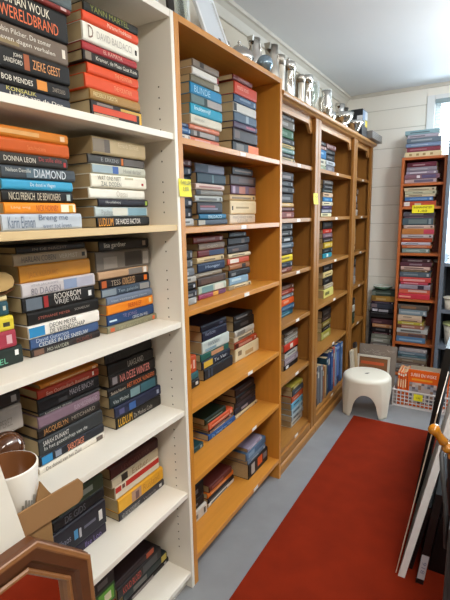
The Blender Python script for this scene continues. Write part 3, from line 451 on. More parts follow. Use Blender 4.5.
  (1.4714, 1.6627, 0.1839, 0.216, -0.108, 0.142, '70342c', 'maroon book, topmost in middle stack on bottom shelf of oak bookcase', [('p', 0.1, 0.6, 0.3, 0.7, '9a5a50')]),
  (1.4618, 1.686, 0.1589, 0.1839, -0.108, 0.138, 'd8762a', 'orange book, second from top in middle stack on bottom shelf of oak bookcase', []),
  (1.4606, 1.6853, 0.1374, 0.1589, -0.108, 0.133, '231e1e', 'black book, third from top in middle stack on bottom shelf of oak bookcase', []),
  (1.4637, 1.6895, 0.116, 0.1374, -0.108, 0.132, 'd4cdc2', 'white book, lowest in middle stack on bottom shelf of oak bookcase', []),
 ]),
 ('books in the right stack on the bottom shelf of the oak bookcase', [
  (1.735, 1.8897, 0.2619, 0.282, -0.0505, 0.16, '9a90a4', 'lavender book, topmost in right stack on bottom shelf of oak bookcase', []),
  (1.7188, 1.9311, 0.2216, 0.2619, -0.0505, 0.165, '5a7694', 'steel blue book, second from top in right stack on bottom shelf of oak bookcase', [('p', 0.1, 0.4, 0.2, 0.8, '8ca4bc')]),
  (1.7336, 1.9249, 0.1965, 0.2216, -0.0505, 0.158, '6a7a90', 'blue-grey book, third from top in right stack on bottom shelf of oak bookcase', []),
  (1.7367, 1.9465, 0.116, 0.1965, -0.0505, 0.165, '2a2626', 'thick black and white book, lowest in right stack on bottom shelf of oak bookcase', [('p', 0.45, 0.7, 0.3, 0.9, 'e0602c'), ('p', 0.12, 0.3, 0.2, 0.9, 'b8b0a8'), ('p', 0.75, 0.95, 0.4, 0.8, '8a8488')]),
 ]),
 ('books in the stack on the top shelf of the nearest pine bookcase', [
  (2.1175, 2.3182, 1.8666, 1.893, -0.065, 0.14, '6a625a', 'grey-brown book, topmost in stack on top shelf of nearest pine bookcase', []),
  (2.1221, 2.3206, 1.8245, 1.8666, -0.065, 0.144, '7d7468', 'grey book, second from top in stack on top shelf of nearest pine bookcase', []),
  (2.1074, 2.3154, 1.7796, 1.8245, -0.065, 0.142, '2c6a3c', 'green book, third from top in stack on top shelf of nearest pine bookcase', []),
  (2.127, 2.3194, 1.748, 1.7796, -0.065, 0.143, '26241f', 'black book, fourth from top in stack on top shelf of nearest pine bookcase', []),
  (2.1112, 2.317, 1.7295, 1.748, -0.065, 0.139, 'd8c080', 'cream book, fifth from top in stack on top shelf of nearest pine bookcase', []),
  (2.1245, 2.3166, 1.7032, 1.7295, -0.065, 0.137, '6a9088', 'teal and white book, sixth from top in stack on top shelf of nearest pine bookcase', []),
  (2.1155, 2.321, 1.6821, 1.7032, -0.065, 0.124, '3a3a38', 'dark grey book, seventh from top in stack on top shelf of nearest pine bookcase', []),
  (2.1128, 2.3204, 1.661, 1.6821, -0.065, 0.127, 'c8b890', 'buff book, lowest in stack on top shelf of nearest pine bookcase', []),
 ]),
 ('books in the stack on the second shelf of the nearest pine bookcase', [
  (2.1274, 2.3199, 1.5669, 1.612, -0.065, 0.143, '3c2420', 'dark brown book, topmost in stack on second shelf of nearest pine bookcase', []),
  (2.1069, 2.316, 1.5359, 1.5669, -0.065, 0.137, '1e1a18', 'black book, second from top in stack on second shelf of nearest pine bookcase', []),
  (2.1099, 2.3152, 1.502, 1.5359, -0.065, 0.135, '26211f', 'charcoal book, third from top in stack on second shelf of nearest pine bookcase', []),
  (2.1107, 2.3157, 1.4541, 1.502, -0.065, 0.145, '2c2724', 'dark grey book, fourth from top in stack on second shelf of nearest pine bookcase', []),
  (2.1184, 2.3196, 1.4315, 1.4541, -0.065, 0.143, 'c8a060', 'tan book, fifth from top in stack on second shelf of nearest pine bookcase', []),
  (2.1235, 2.3185, 1.409, 1.4315, -0.065, 0.138, '5e2420', 'maroon book, sixth from top in stack on second shelf of nearest pine bookcase', []),
  (2.1181, 2.3155, 1.3723, 1.409, -0.065, 0.133, '8a3c30', 'brick red book, lowest in stack on second shelf of nearest pine bookcase', [('p', 0.5, 0.8, 0.3, 0.7, 'c89080')]),
 ]),
 ('books in the stack on the third shelf of the nearest pine bookcase', [
  (2.0872, 2.2789, 1.3119, 1.349, -0.052, 0.135, '231f20', 'black book, topmost in stack on third shelf of nearest pine bookcase', []),
  (2.0702, 2.2752, 1.2782, 1.3119, -0.052, 0.127, '30261f', 'dark brown book, second from top in stack on third shelf of nearest pine bookcase', []),
  (2.0734, 2.2769, 1.2472, 1.2782, -0.052, 0.135, '2c2a2c', 'charcoal book, third from top in stack on third shelf of nearest pine bookcase', [('p', 0.4, 0.8, 0.3, 0.7, 'c0c0c0')]),
  (2.0701, 2.2781, 1.2162, 1.2472, -0.052, 0.127, '5a6874', 'blue-grey book, fourth from top in stack on third shelf of nearest pine bookcase', []),
  (2.0721, 2.2804, 1.1804, 1.2162, -0.052, 0.135, '3e2624', 'dark maroon book, fifth from top in stack on third shelf of nearest pine bookcase', []),
  (2.0846, 2.2783, 1.1447, 1.1804, -0.052, 0.129, 'e0c418', 'yellow book, sixth from top in stack on third shelf of nearest pine bookcase', []),
  (2.0835, 2.2798, 1.113, 1.1447, -0.052, 0.129, '28303c', 'navy book, seventh from top in stack on third shelf of nearest pine bookcase', []),
  (2.0809, 2.2769, 1.086, 1.113, -0.052, 0.14, '8a4630', 'red-brown book, lowest in stack on third shelf of nearest pine bookcase', []),
 ]),
 ('books in the stack on the fourth shelf of the nearest pine bookcase', [
  (2.2358, 2.4375, 0.9679, 0.994, -0.108, 0.129, '6a4028', 'brown book, topmost in stack on fourth shelf of nearest pine bookcase', []),
  (2.2391, 2.4387, 0.9402, 0.9679, -0.108, 0.132, 'a83c24', 'red book, second from top in stack on fourth shelf of nearest pine bookcase', []),
  (2.2425, 2.439, 0.9153, 0.9402, -0.108, 0.142, '787c80', 'grey book, third from top in stack on fourth shelf of nearest pine bookcase', []),
  (2.2395, 2.4391, 0.8781, 0.9153, -0.108, 0.137, 'e05a20', 'orange book, fourth from top in stack on fourth shelf of nearest pine bookcase', []),
  (2.2308, 2.4372, 0.8449, 0.8781, -0.108, 0.136, '2c5a80', 'blue book, fifth from top in stack on fourth shelf of nearest pine bookcase', []),
  (2.23, 2.4371, 0.8116, 0.8449, -0.108, 0.133, '2e7088', 'teal-blue book, lowest in stack on fourth shelf of nearest pine bookcase', []),
 ]),
 ('books in the stack on the fifth shelf of the nearest pine bookcase', [
  (2.2783, 2.4776, 0.6936, 0.716, -0.095, 0.129, '6e5c4c', 'grey-brown book, topmost in stack on fifth shelf of nearest pine bookcase', []),
  (2.2771, 2.4806, 0.6712, 0.6936, -0.095, 0.146, '8a8276', 'grey book, second from top in stack on fifth shelf of nearest pine bookcase', []),
  (2.2831, 2.4769, 0.6488, 0.6712, -0.095, 0.129, 'a09888', 'light grey book, third from top in stack on fifth shelf of nearest pine bookcase', []),
  (2.2737, 2.4809, 0.6059, 0.6488, -0.095, 0.145, 'cc3c24', 'red book, fourth from top in stack on fifth shelf of nearest pine bookcase', [('p', 0.4, 0.6, 0.2, 0.8, 'e8d0c0')]),
  (2.2842, 2.4805, 0.5964, 0.6059, -0.095, 0.133, '241e1e', 'black book, fifth from top in stack on fifth shelf of nearest pine bookcase', []),
  (2.2858, 2.4776, 0.5607, 0.5964, -0.095, 0.143, 'c0bcb4', 'white-grey book, sixth from top in stack on fifth shelf of nearest pine bookcase', []),
  (2.2786, 2.4802, 0.5226, 0.5607, -0.095, 0.139, '988890', 'mauve-grey book, seventh from top in stack on fifth shelf of nearest pine bookcase', []),
  (2.2832, 2.482, 0.4916, 0.5226, -0.095, 0.135, '2c2424', 'black and white book, lowest in stack on fifth shelf of nearest pine bookcase', [('p', 0.1, 0.3, 0.2, 0.8, 'd0d0d0')]),
 ]),
 ('books in the stack on the bottom shelf of the nearest pine bookcase', [
  (2.3626, 2.55, 0.3382, 0.366, -0.085, 0.132, 'b0a040', 'yellow and black book, topmost in stack on bottom shelf of nearest pine bookcase', []),
  (2.3742, 2.55, 0.2994, 0.3382, -0.085, 0.139, '4c5460', 'slate book, second from top in stack on bottom shelf of nearest pine bookcase', []),
  (2.3641, 2.55, 0.2606, 0.2994, -0.085, 0.125, 'c85a34', 'orange-red book, third from top in stack on bottom shelf of nearest pine bookcase', []),
  (2.3619, 2.55, 0.2162, 0.2606, -0.085, 0.141, '74b4d0', 'light blue book, fourth from top in stack on bottom shelf of nearest pine bookcase', []),
  (2.3681, 2.55, 0.1773, 0.2162, -0.085, 0.142, 'a0b8c4', 'blue-white book, fifth from top in stack on bottom shelf of nearest pine bookcase', []),
  (2.3622, 2.55, 0.144, 0.1773, -0.085, 0.139, 'a8b0b0', 'pale grey book, sixth from top in stack on bottom shelf of nearest pine bookcase', []),
  (2.3699, 2.55, 0.0996, 0.144, -0.085, 0.131, 'c8c4b8', 'white book, lowest in stack on bottom shelf of nearest pine bookcase', []),
 ]),
 ('books in the left stack on the top shelf of the middle pine bookcase', [
  (2.6907, 2.8507, 1.8075, 1.833, -0.065, 0.112, '34302e', 'dark grey book, topmost in left stack on top shelf of middle pine bookcase', []),
  (2.6911, 2.8511, 1.7852, 1.8075, -0.065, 0.129, 'a07a70', 'pink-grey book, second from top in left stack on top shelf of middle pine bookcase', []),
  (2.6911, 2.8511, 1.7311, 1.7852, -0.065, 0.111, '2a78b0', 'blue book, third from top in left stack on top shelf of middle pine bookcase', []),
  (2.693, 2.853, 1.6897, 1.7311, -0.065, 0.121, 'd0ccb8', 'cream book, fourth from top in left stack on top shelf of middle pine bookcase', []),
  (2.6911, 2.8511, 1.661, 1.6897, -0.065, 0.112, '98a488', 'green-white book, lowest in left stack on top shelf of middle pine bookcase', []),
 ]),
 ('books in the right stack on the top shelf of the middle pine bookcase', [
  (2.8656, 3.0506, 1.8028, 1.835, -0.065, 0.121, '885a54', 'dusty pink book, topmost in right stack on top shelf of middle pine bookcase', []),
  (2.8616, 3.0466, 1.7706, 1.8028, -0.065, 0.117, '241f1f', 'black book, second from top in right stack on top shelf of middle pine bookcase', []),
  (2.8608, 3.0458, 1.7319, 1.7706, -0.065, 0.114, '2a2425', 'charcoal book, third from top in right stack on top shelf of middle pine bookcase', []),
  (2.8614, 3.0464, 1.7029, 1.7319, -0.065, 0.118, 'b8bcc0', 'silver book, fourth from top in right stack on top shelf of middle pine bookcase', []),
  (2.8628, 3.0478, 1.661, 1.7029, -0.065, 0.128, '808088', 'grey book, lowest in right stack on top shelf of middle pine bookcase', []),
 ]),
 ('books in the stack on the second shelf of the middle pine bookcase', [
  (2.8163, 3.0083, 1.5785, 1.607, -0.065, 0.126, '5a5048', 'grey-brown book, topmost in stack on second shelf of middle pine bookcase', []),
  (2.8106, 3.0043, 1.5499, 1.5785, -0.065, 0.128, '2a2422', 'black book, second from top in stack on second shelf of middle pine bookcase', []),
  (2.8002, 3.0065, 1.5277, 1.5499, -0.065, 0.141, '2c3630', 'dark green book, third from top in stack on second shelf of middle pine bookcase', []),
  (2.8075, 3.0054, 1.4992, 1.5277, -0.065, 0.128, 'd0b090', 'peach book, fourth from top in stack on second shelf of middle pine bookcase', []),
  (2.8118, 3.0058, 1.4706, 1.4992, -0.065, 0.129, '2a7cb4', 'blue book, fifth from top in stack on second shelf of middle pine bookcase', []),
  (2.7982, 3.0043, 1.4452, 1.4706, -0.065, 0.144, 'd4c8a8', 'cream book, sixth from top in stack on second shelf of middle pine bookcase', []),
  (2.8023, 3.0033, 1.423, 1.4452, -0.065, 0.137, '4a3a68', 'purple book, seventh from top in stack on second shelf of middle pine bookcase', []),
  (2.8015, 3.0052, 1.3977, 1.423, -0.065, 0.13, '8a8c98', 'grey book, eighth from top in stack on second shelf of middle pine bookcase', []),
  (2.8018, 3.0038, 1.3723, 1.3977, -0.065, 0.14, 'd8d0a8', 'buff book, lowest in stack on second shelf of middle pine bookcase', []),
 ]),
 ('books in the stack on the third shelf of the middle pine bookcase', [
  (2.9627, 3.166, 1.2875, 1.34, -0.108, 0.135, '26201e', 'black book, topmost in stack on third shelf of middle pine bookcase', []),
  (2.969, 3.1629, 1.2595, 1.2875, -0.108, 0.136, 'd03824', 'red book, second from top in stack on third shelf of middle pine bookcase', []),
  (2.9629, 3.1658, 1.228, 1.2595, -0.108, 0.134, '8a6a74', 'mauve book, third from top in stack on third shelf of middle pine bookcase', []),
  (2.9548, 3.1626, 1.1966, 1.228, -0.108, 0.126, '3c2c2a', 'dark brown book, fourth from top in stack on third shelf of middle pine bookcase', []),
  (2.9702, 3.1612, 1.156, 1.1966, -0.108, 0.132, 'c8a428', 'yellow book, fifth from top in stack on third shelf of middle pine bookcase', []),
  (2.9638, 3.1646, 1.121, 1.156, -0.108, 0.145, '24343a', 'dark teal book, sixth from top in stack on third shelf of middle pine bookcase', []),
  (2.9602, 3.1641, 1.086, 1.121, -0.108, 0.126, '2a94a8', 'cyan book, lowest in stack on third shelf of middle pine bookcase', [('p', 0.4, 0.6, 0.2, 0.8, 'd0e0e0')]),
 ]),
 ('books in the stack on the fourth shelf of the middle pine bookcase', [
  (2.9263, 3.1349, 0.9947, 1.045, -0.087, 0.14, '2e2420', 'black book, topmost in stack on fourth shelf of middle pine bookcase', []),
  (2.9294, 3.1356, 0.9552, 0.9947, -0.087, 0.145, 'd4bc80', 'cream book, second from top in stack on fourth shelf of middle pine bookcase', []),
  (2.9297, 3.1348, 0.905, 0.9552, -0.087, 0.135, '2a2622', 'charcoal book, third from top in stack on fourth shelf of middle pine bookcase', []),
  (2.9478, 3.1393, 0.8726, 0.905, -0.087, 0.128, 'b0a084', 'beige book, fourth from top in stack on fourth shelf of middle pine bookcase', []),
  (2.935, 3.139, 0.8116, 0.8726, -0.087, 0.136, 'd4cc74', 'pale yellow book, lowest in stack on fourth shelf of middle pine bookcase', []),
 ]),
 ('books in the stack on the fifth shelf of the middle pine bookcase', [
  (2.9874, 3.1835, 0.6601, 0.712, -0.108, 0.134, '2e241e', 'dark brown book, topmost in stack on fifth shelf of middle pine bookcase', []),
  (2.9878, 3.1815, 0.6256, 0.6601, -0.108, 0.145, '4a3428', 'brown book, second from top in stack on fifth shelf of middle pine bookcase', []),
  (2.9843, 3.1817, 0.5867, 0.6256, -0.108, 0.136, '8a742c', 'golden book, third from top in stack on fifth shelf of middle pine bookcase', []),
  (2.9924, 3.1824, 0.5521, 0.5867, -0.108, 0.128, '2a2420', 'black book, fourth from top in stack on fifth shelf of middle pine bookcase', []),
  (2.9821, 3.1813, 0.4916, 0.5521, -0.108, 0.128, 'a8a044', 'olive-yellow book, lowest in stack on fifth shelf of middle pine bookcase', []),
 ]),
 ('books in the stack on the top shelf of the far pine bookcase', [
  (3.4287, 3.6267, 1.8407, 1.892, -0.065, 0.112, 'b8a080', 'beige book, topmost in stack on top shelf of far pine bookcase', []),
  (3.4345, 3.6278, 1.7808, 1.8407, -0.065, 0.12, 'c8b898', 'cream book, second from top in stack on top shelf of far pine bookcase', []),
  (3.4287, 3.6276, 1.7209, 1.7808, -0.065, 0.118, 'a89070', 'tan book, third from top in stack on top shelf of far pine bookcase', []),
  (3.428, 3.6238, 1.661, 1.7209, -0.065, 0.118, 'c0a888', 'buff book, lowest in stack on top shelf of far pine bookcase', []),
 ]),
 ('books in the stack on the second shelf of the far pine bookcase', [
  (3.4825, 3.6768, 1.5285, 1.586, -0.065, 0.11, '7a5a40', 'brown book, topmost in stack on second shelf of far pine bookcase', []),
  (3.4717, 3.6742, 1.4792, 1.5285, -0.065, 0.116, '90a8c0', 'blue-white book, second from top in stack on second shelf of far pine bookcase', []),
  (3.4717, 3.6763, 1.4216, 1.4792, -0.065, 0.115, '5a4030', 'dark brown book, third from top in stack on second shelf of far pine bookcase', []),
  (3.4636, 3.6723, 1.3723, 1.4216, -0.065, 0.115, 'd0c8c0', 'white book, lowest in stack on second shelf of far pine bookcase', []),
 ]),
 ('books in the stack on the third shelf of the far pine bookcase', [
  (3.4302, 3.6365, 1.2823, 1.342, -0.065, 0.123, 'a88c60', 'tan book, topmost in stack on third shelf of far pine bookcase', []),
  (3.4323, 3.6359, 1.214, 1.2823, -0.065, 0.131, 'b49a70', 'beige book, second from top in stack on third shelf of far pine bookcase', []),
  (3.4438, 3.6344, 1.1457, 1.214, -0.065, 0.11, 'c0a880', 'buff book, third from top in stack on third shelf of far pine bookcase', []),
  (3.4459, 3.637, 1.086, 1.1457, -0.065, 0.124, '8a6a48', 'brown book, lowest in stack on third shelf of far pine bookcase', []),
 ]),
 ('books in the stack on the fourth shelf of the far pine bookcase', [
  (3.5091, 3.7186, 0.9531, 1.038, -0.075, 0.119, '24201e', 'black book, topmost in stack on fourth shelf of far pine bookcase', []),
  (3.5104, 3.7192, 0.8776, 0.9531, -0.075, 0.109, '8a9098', 'grey book, second from top in stack on fourth shelf of far pine bookcase', []),
  (3.5132, 3.7222, 0.8116, 0.8776, -0.075, 0.11, 'a4a8ac', 'silver-grey book, lowest in stack on fourth shelf of far pine bookcase', []),
 ]),
 ('books in the stack on the fifth shelf of the far pine bookcase', [
  (3.4609, 3.6532, 0.6475, 0.705, -0.052, 0.117, '3c3c36', 'dark grey book, topmost in stack on fifth shelf of far pine bookcase', []),
  (3.4444, 3.653, 0.5901, 0.6475, -0.052, 0.112, 'c8ccc4', 'white book, second from top in stack on fifth shelf of far pine bookcase', []),
  (3.4438, 3.6506, 0.5244, 0.5901, -0.052, 0.121, '36503a', 'dark green book, third from top in stack on fifth shelf of far pine bookcase', []),
  (3.4512, 3.6495, 0.4916, 0.5244, -0.052, 0.114, '586038', 'olive book, lowest in stack on fifth shelf of far pine bookcase', []),
 ]),
]
WALL_X = -.32; BACK_Y = 4.13; RIGHT_X = 2.3; REAR_Y = -2.2; CEIL = 2.395
# ------------------------------------------------------------------ setting
struct('floor', MB().box(WALL_X-.1, RIGHT_X+.1, REAR_Y-.1, BACK_Y+.1, -.1, 0), mat('86888b', .42, noise=.22, scale=7, key='vinyl'))
struct('ceiling', MB().box(WALL_X-.1, RIGHT_X+.1, REAR_Y-.1, BACK_Y+.1, CEIL, CEIL+.1), mat('dfe1e3', .85, noise=.03, scale=3, key='paint'))
cream = mat('d8d0c0', .8, noise=.04, scale=4, key='paint')
struct('wall_left', MB().box(WALL_X-.1, WALL_X, REAR_Y, BACK_Y+.1, 0, CEIL), cream)
struct('wall_right', MB().box(RIGHT_X, RIGHT_X+.1, REAR_Y, BACK_Y+.1, 0, CEIL), mat('8c8272', .8, noise=.1, scale=4, key='paint'))
struct('wall_front', MB().box(WALL_X-.1, RIGHT_X+.1, REAR_Y-.1, REAR_Y, 0, CEIL), cream)
def block_wall():
    m = bpy.data.materials.new('painted_blocks'); m.use_nodes = True
    N = m.node_tree.nodes; L = m.node_tree.links; b = N['Principled BSDF']
    tc = N.new('ShaderNodeTexCoord'); sp = N.new('ShaderNodeSeparateXYZ'); cb = N.new('ShaderNodeCombineXYZ')
    L.new(tc.outputs['Object'], sp.inputs[0]); L.new(sp.outputs['X'], cb.inputs['X']); L.new(sp.outputs['Z'], cb.inputs['Y'])
    mp = N.new('ShaderNodeMapping'); mp.inputs['Location'].default_value = (.33, -.035, 0); L.new(cb.outputs[0], mp.inputs['Vector'])
    br = N.new('ShaderNodeTexBrick'); br.inputs['Scale'].default_value = 1; br.inputs['Brick Width'].default_value = 3.2; br.inputs['Row Height'].default_value = .158
    br.inputs['Mortar Size'].default_value = .004; br.inputs['Mortar Smooth'].default_value = .6; br.offset = .5
    br.inputs['Color1'].default_value = (*lin('f4f1e9'), 1); br.inputs['Color2'].default_value = (*lin('f2eee4'), 1); br.inputs['Mortar'].default_value = (*lin('d2cec4'), 1)
    L.new(mp.outputs[0], br.inputs['Vector']); L.new(br.outputs['Color'], b.inputs['Base Color'])
    bp = N.new('ShaderNodeBump'); bp.inputs['Strength'].default_value = .5; bp.inputs['Distance'].default_value = .01; bp.invert = True
    L.new(br.outputs['Fac'], bp.inputs['Height']); L.new(bp.outputs['Normal'], b.inputs['Normal'])
    b.inputs['Roughness'].default_value = .7
    return m
WX0, WX1, WZ0, WZ1 = .40, 1.75, 1.0, 2.28
wb = MB(); Y0, Y1 = BACK_Y, BACK_Y+.1
wb.box(WALL_X, WX0, Y0, Y1, 0, CEIL); wb.box(WX1, RIGHT_X, Y0, Y1, 0, CEIL); wb.box(WX0, WX1, Y0, Y1, 0, WZ0); wb.box(WX0, WX1, Y0, Y1, WZ1, CEIL)
struct('wall_back', wb, block_wall())
tw = mat('cdc8bd', .6, noise=.02, key='trim_paint')
cove = [(WALL_X, CEIL), (WALL_X, CEIL-.075), (WALL_X+.012, CEIL-.075), (WALL_X+.014, CEIL-.055), (WALL_X+.022, CEIL-.034), (WALL_X+.042, CEIL-.02), (WALL_X+.055, CEIL-.018), (WALL_X+.055, CEIL)]
struct('trim_1', MB().prism(cove, 1, REAR_Y, BACK_Y), tw)
struct('trim_2', MB().box(WALL_X+.055, RIGHT_X, BACK_Y-.02, BACK_Y, CEIL-.025, CEIL), tw)
struct('baseboard_back', MB().box(WALL_X, RIGHT_X, BACK_Y-.012, BACK_Y, 0, .07), tw)
# window: frame, sill, glass
wf = MB(); fr = .05
wf.box(WX0-.05, WX0+.01, BACK_Y-.015, BACK_Y+.06, WZ0-.02, WZ1+.03); wf.box(WX1-.01, WX1+.05, BACK_Y-.015, BACK_Y+.06, WZ0-.02, WZ1+.03)
wf.box(WX0+.01, WX1-.01, BACK_Y-.015, BACK_Y+.06, WZ1-.005, WZ1+.03)
wf.box(WX0+.01, WX1-.01, BACK_Y+.03, BACK_Y+.06, WZ0, WZ0+.05); wf.box(WX0+.01, WX0+.05, BACK_Y+.03, BACK_Y+.06, WZ0+.05, WZ1-.005); wf.box(WX1-.05, WX1-.01, BACK_Y+.03, BACK_Y+.06, WZ0+.05, WZ1-.005)
wf.box(1.05, 1.10, BACK_Y+.03, BACK_Y+.06, WZ0+.05, WZ1-.005)
win = struct('window_1', wf, mat('e4e6e6', .45, noise=.02, key='window_paint'), bevel=.003)
MB().box(WX0-.04, WX1+.04, BACK_Y-.05, BACK_Y+.03, WZ0-.025, WZ0).build('window_sill', mat('dfe2e2', .45, noise=.02, key='window_paint'), win)
gl = bpy.data.materials.new('clear_pane'); gl.use_nodes = True
gn = gl.node_tree; gb = gn.nodes['Principled BSDF']; gt = gn.nodes.new('ShaderNodeBsdfTransparent'); gm = gn.nodes.new('ShaderNodeMixShader'); gm.inputs[0].default_value = .06
gb.inputs['Roughness'].default_value = .03
gn.links.new(gt.outputs[0], gm.inputs[1]); gn.links.new(gb.outputs[0], gm.inputs[2]); gn.links.new(gm.outputs[0], gn.nodes['Material Output'].inputs['Surface'])
MB().box(WX0+.05, WX1-.05, BACK_Y+.044, BACK_Y+.048, WZ0+.05, WZ1-.005).build('window_pane', gl, win)
# blind
bl = empty('window_blind', (1.07, BACK_Y-.02, WZ1), 'white horizontal slatted blind hanging inside the back window', 'blind')
MB().box(-.655, .655, -.012, .03, -.04, -.006).build('head_rail', mat('8fa0a4', .4, noise=.03, key='rail'), bl, bevel=.002)
sl = MB()
for k in range(50):
    z = -.055-k*.0235; sl.add([(-.65, -.008, z-.006), (.65, -.008, z-.006), (.65, .012, z+.007), (-.65, .012, z+.007)], [(0, 1, 2, 3)])
sl.build('slats', mat('e9f1f3', .5, noise=.02, key='slat'), bl, recalc=False)
cd = MB()
for x in (-.6, 0, .6): cd.tube([(x, -.01, -.03), (x, -.01, -1.24)], .0012, 6)
cd.build('ladder_cord', mat('e0e4e4', .7, key='cord'), bl)
MB().box(-.65, .65, -.008, .012, -1.25, -1.235).build('bottom_rail', mat('e0e6e8', .5, key='rail'), bl)

# rug
rug_m = mat('7e240e', .95, noise=.25, scale=9, bump=.25, spec=.1, key='pile')
r = MB().box(.15, 1.25, .62, 2.918, .0005, .011); tag(r.build('rug', rug_m, bevel=.004), 'long plain red rug lying along the grey floor of the aisle', 'rug')

# ------------------------------------------------------------------ white bookcase
wm = mat('f0eade', .4, noise=.03, scale=5, key='white_laminate')
wedge = mat('c9c0ae', .6, noise=.2, scale=60, key='worn_edge')
birch = wood('dcc090', 1, .5, .10)
WC = empty('bookcase', (-.15, .75, 0), 'white laminate bookcase packed with stacked books, nearest on the left wall', 'bookcase', 'bookcases along the left wall')
def part(parent, name, mb, m, **k):
    T = Matrix.Translation(-Vector(parent.location)); mb.v = [tuple(T @ Vector(p)) for p in mb.v]
    return mb.build(name, m, parent, **k)
wr = part(WC, 'side_panel', MB().box(-.30, 0, 1.170, 1.1862, 0, 2.0), wm, bevel=.0015)
part(WC, 'side_panel', MB().box(-.30, 0, .30, .322, 0, 2.0), wm, bevel=.0015)
part(WC, 'top_panel', MB().box(-.30, -.001, .322, 1.17, 1.978, 2.0), wm, bevel=.0015)
part(WC, 'back_panel', MB().box(-.305, -.3, .30, 1.186, .05, 1.99), mat('d9d0be', .6, noise=.03, key='hardboard'))
ZW = [1.649, 1.368, 1.044, .724, .403, .071]
for i, z in enumerate(ZW):
    part(WC, 'shelf', MB().box(-.299, -.004, .322, 1.17, z-.019, z), birch if i == 1 else wm, bevel=.0012)
part(WC, 'plinth', MB().box(-.05, -.03, .322, 1.17, 0, .052), wm)
hb = MB()
for x in (-.055, -.245):
    for k in range(52):
        z = .16+k*.032
        if min(abs(z-(s-.01)) for s in ZW) > .02 and (k % 9) not in (7,):
            hb.add([(x+.0028*math.cos(t*PI/4), 1.1697, z+.0028*math.sin(t*PI/4)) for t in range(8)], [list(range(8))])
T_ = Matrix.Translation(-Vector(WC.location)); hb.v = [tuple(T_ @ Vector(p)) for p in hb.v]
hb.build('peg_holes', mat('4a4234', .9, key='hole'), wr)

# ------------------------------------------------------------------ oak bookcase
om = wood('c88530', 2, .42, .12); omh = wood('c88632', 1, .42, .12); oedge = wood('dba050', 1, .42, .12)
OC = empty('bookcase', (-.15, 1.6, 0), 'honey oak bookcase with open shelves beside the white bookcase', 'bookcase', 'bookcases along the left wall')
part(OC, 'side_panel', MB().box(-.30, 0, 1.1868, 1.211, 0, 2.0), om, bevel=.0015)
part(OC, 'side_panel', MB().box(-.30, 0, 1.982, 2.004, 0, 2.0), om, bevel=.0015)
part(OC, 'top_panel', MB().box(-.30, 0, 1.211, 1.982, 1.98, 2.0), omh, bevel=.0015)
part(OC, 'back_panel', MB().box(-.306, -.3, 1.187, 2.004, .05, 1.99), wood('b47428', 2, .5, .12))
ZO = [1.643, 1.357, 1.073, .713, .430, .116]
tagm = mat('ece8e0', .6, noise=.03, key='label_paper')
for i, z in enumerate(ZO):
    sh = part(OC, 'shelf', MB().box(-.299, -.002, 1.211, 1.982, z-.02, z), omh, bevel=.0012)
    y = [1.62, 1.62, 1.64, 1.665, 1.70, 1.71][i]
    lb = MB().box(-.0021, -.0012, y-.022, y+.022, z-.018, z-.003); lb.v = [tuple(Vector(p)-Vector(OC.location)) for p in lb.v]
    lb.build('shelf_label', tagm, sh)
part(OC, 'plinth', MB().box(-.085, -.065, 1.211, 1.982, 0, .095), omh)

# ------------------------------------------------------------------ pine bookcases
pm_v = wood('9a682e', 2, .42, .15, spec=.35); pm_h = wood('a06e34', 1, .42, .15, spec=.35); pl_ = wood('bb8a52', 1, .38, .1, spec=.4); pin_shade = wood('54300f', 2, .6, .14, spec=.2)  # back panel wood is darkened: the shade inside the cases is in its colour
ZP = [1.661, 1.3723, 1.086, .8116, .4916, .0996]
PX = -.032
def pine_case(y0, y1, label):
    e = empty('bookcase', (-.15, (y0+y1)/2, 0), label, 'bookcase', 'bookcases along the left wall')
    zt = 1.927; zc = 1.925
    for a, b in ((y0, y0+.02), (y1-.02, y1)): part(e, 'side_panel', MB().box(-.306, PX-.012, a, b, 0, zt), pm_v)
    for a, b in ((y0, y0+.046), (y1-.046, y1)): part(e, 'stile', MB().box(PX-.012, PX+.012, a, b, 0, zc), pm_v, bevel=.004, seg=3)
    part(e, 'back_panel', MB().box(-.312, -.306, y0, y1, .05, zt), pin_shade)
    part(e, 'top_panel', MB().box(-.306, PX-.012, y0+.02, y1-.02, zt-.02, zt), pm_h)
    for z in ZP:
        s = part(e, 'shelf', MB().box(-.305, PX-.006, y0+.02, y1-.02, z-.022, z), pm_h, bevel=.002)
        ym = (y0+y1)/2+.03
        lb = MB().box(PX-.0062, PX-.0052, ym-.024, ym+.024, z-.019, z-.003); lb.v = [tuple(Vector(p)-Vector(e.location)) for p in lb.v]
        lb.build('shelf_label', tagm, s)
    a, b = y0+.02, y1-.02; zl, zh = 1.842, 1.888
    arch = [(a, zc), (a, zl), (a+.045, zl+.001), (a+.052, zl+.012), (a+.060, zl+.016), (a+.070, zh-.010), (a+.085, zh), (b-.085, zh), (b-.070, zh-.010), (b-.060, zl+.016), (b-.052, zl+.012), (b-.045, zl+.001), (b, zl), (b, zc)]
    part(e, 'arched_valance', MB().prism(arch, 0, PX-.030, PX-.0125), pl_, bevel=.002)
    cor = [(-.306, zc), (.014, zc), (.022, zc+.006), (.036, zc+.010), (.04, zc+.016), (.04, zc+.026), (.034, zc+.032), (.02, zc+.0335), (-.306, zc+.0335)]
    cor = [(x+PX if x > -.3 else x, z) for x, z in cor]
    part(e, 'cornice', MB().prism(cor, 1, y0, y1), pl_, bevel=.0015)
    part(e, 'plinth', MB().box(PX-.012, PX+.008, y0+.046, y1-.046, 0, .08), pm_h)
    part(e, 'plinth_moulding', MB().prism([(PX+.012, 0), (PX+.026, 0), (PX+.026, .03), (PX+.02, .04), (PX+.012, .044)], 1, y0, y1), pm_h)
    return e
pine_case(2.008, 2.573, 'pine bookcase with arched top, narrowest of three, next to the oak bookcase')
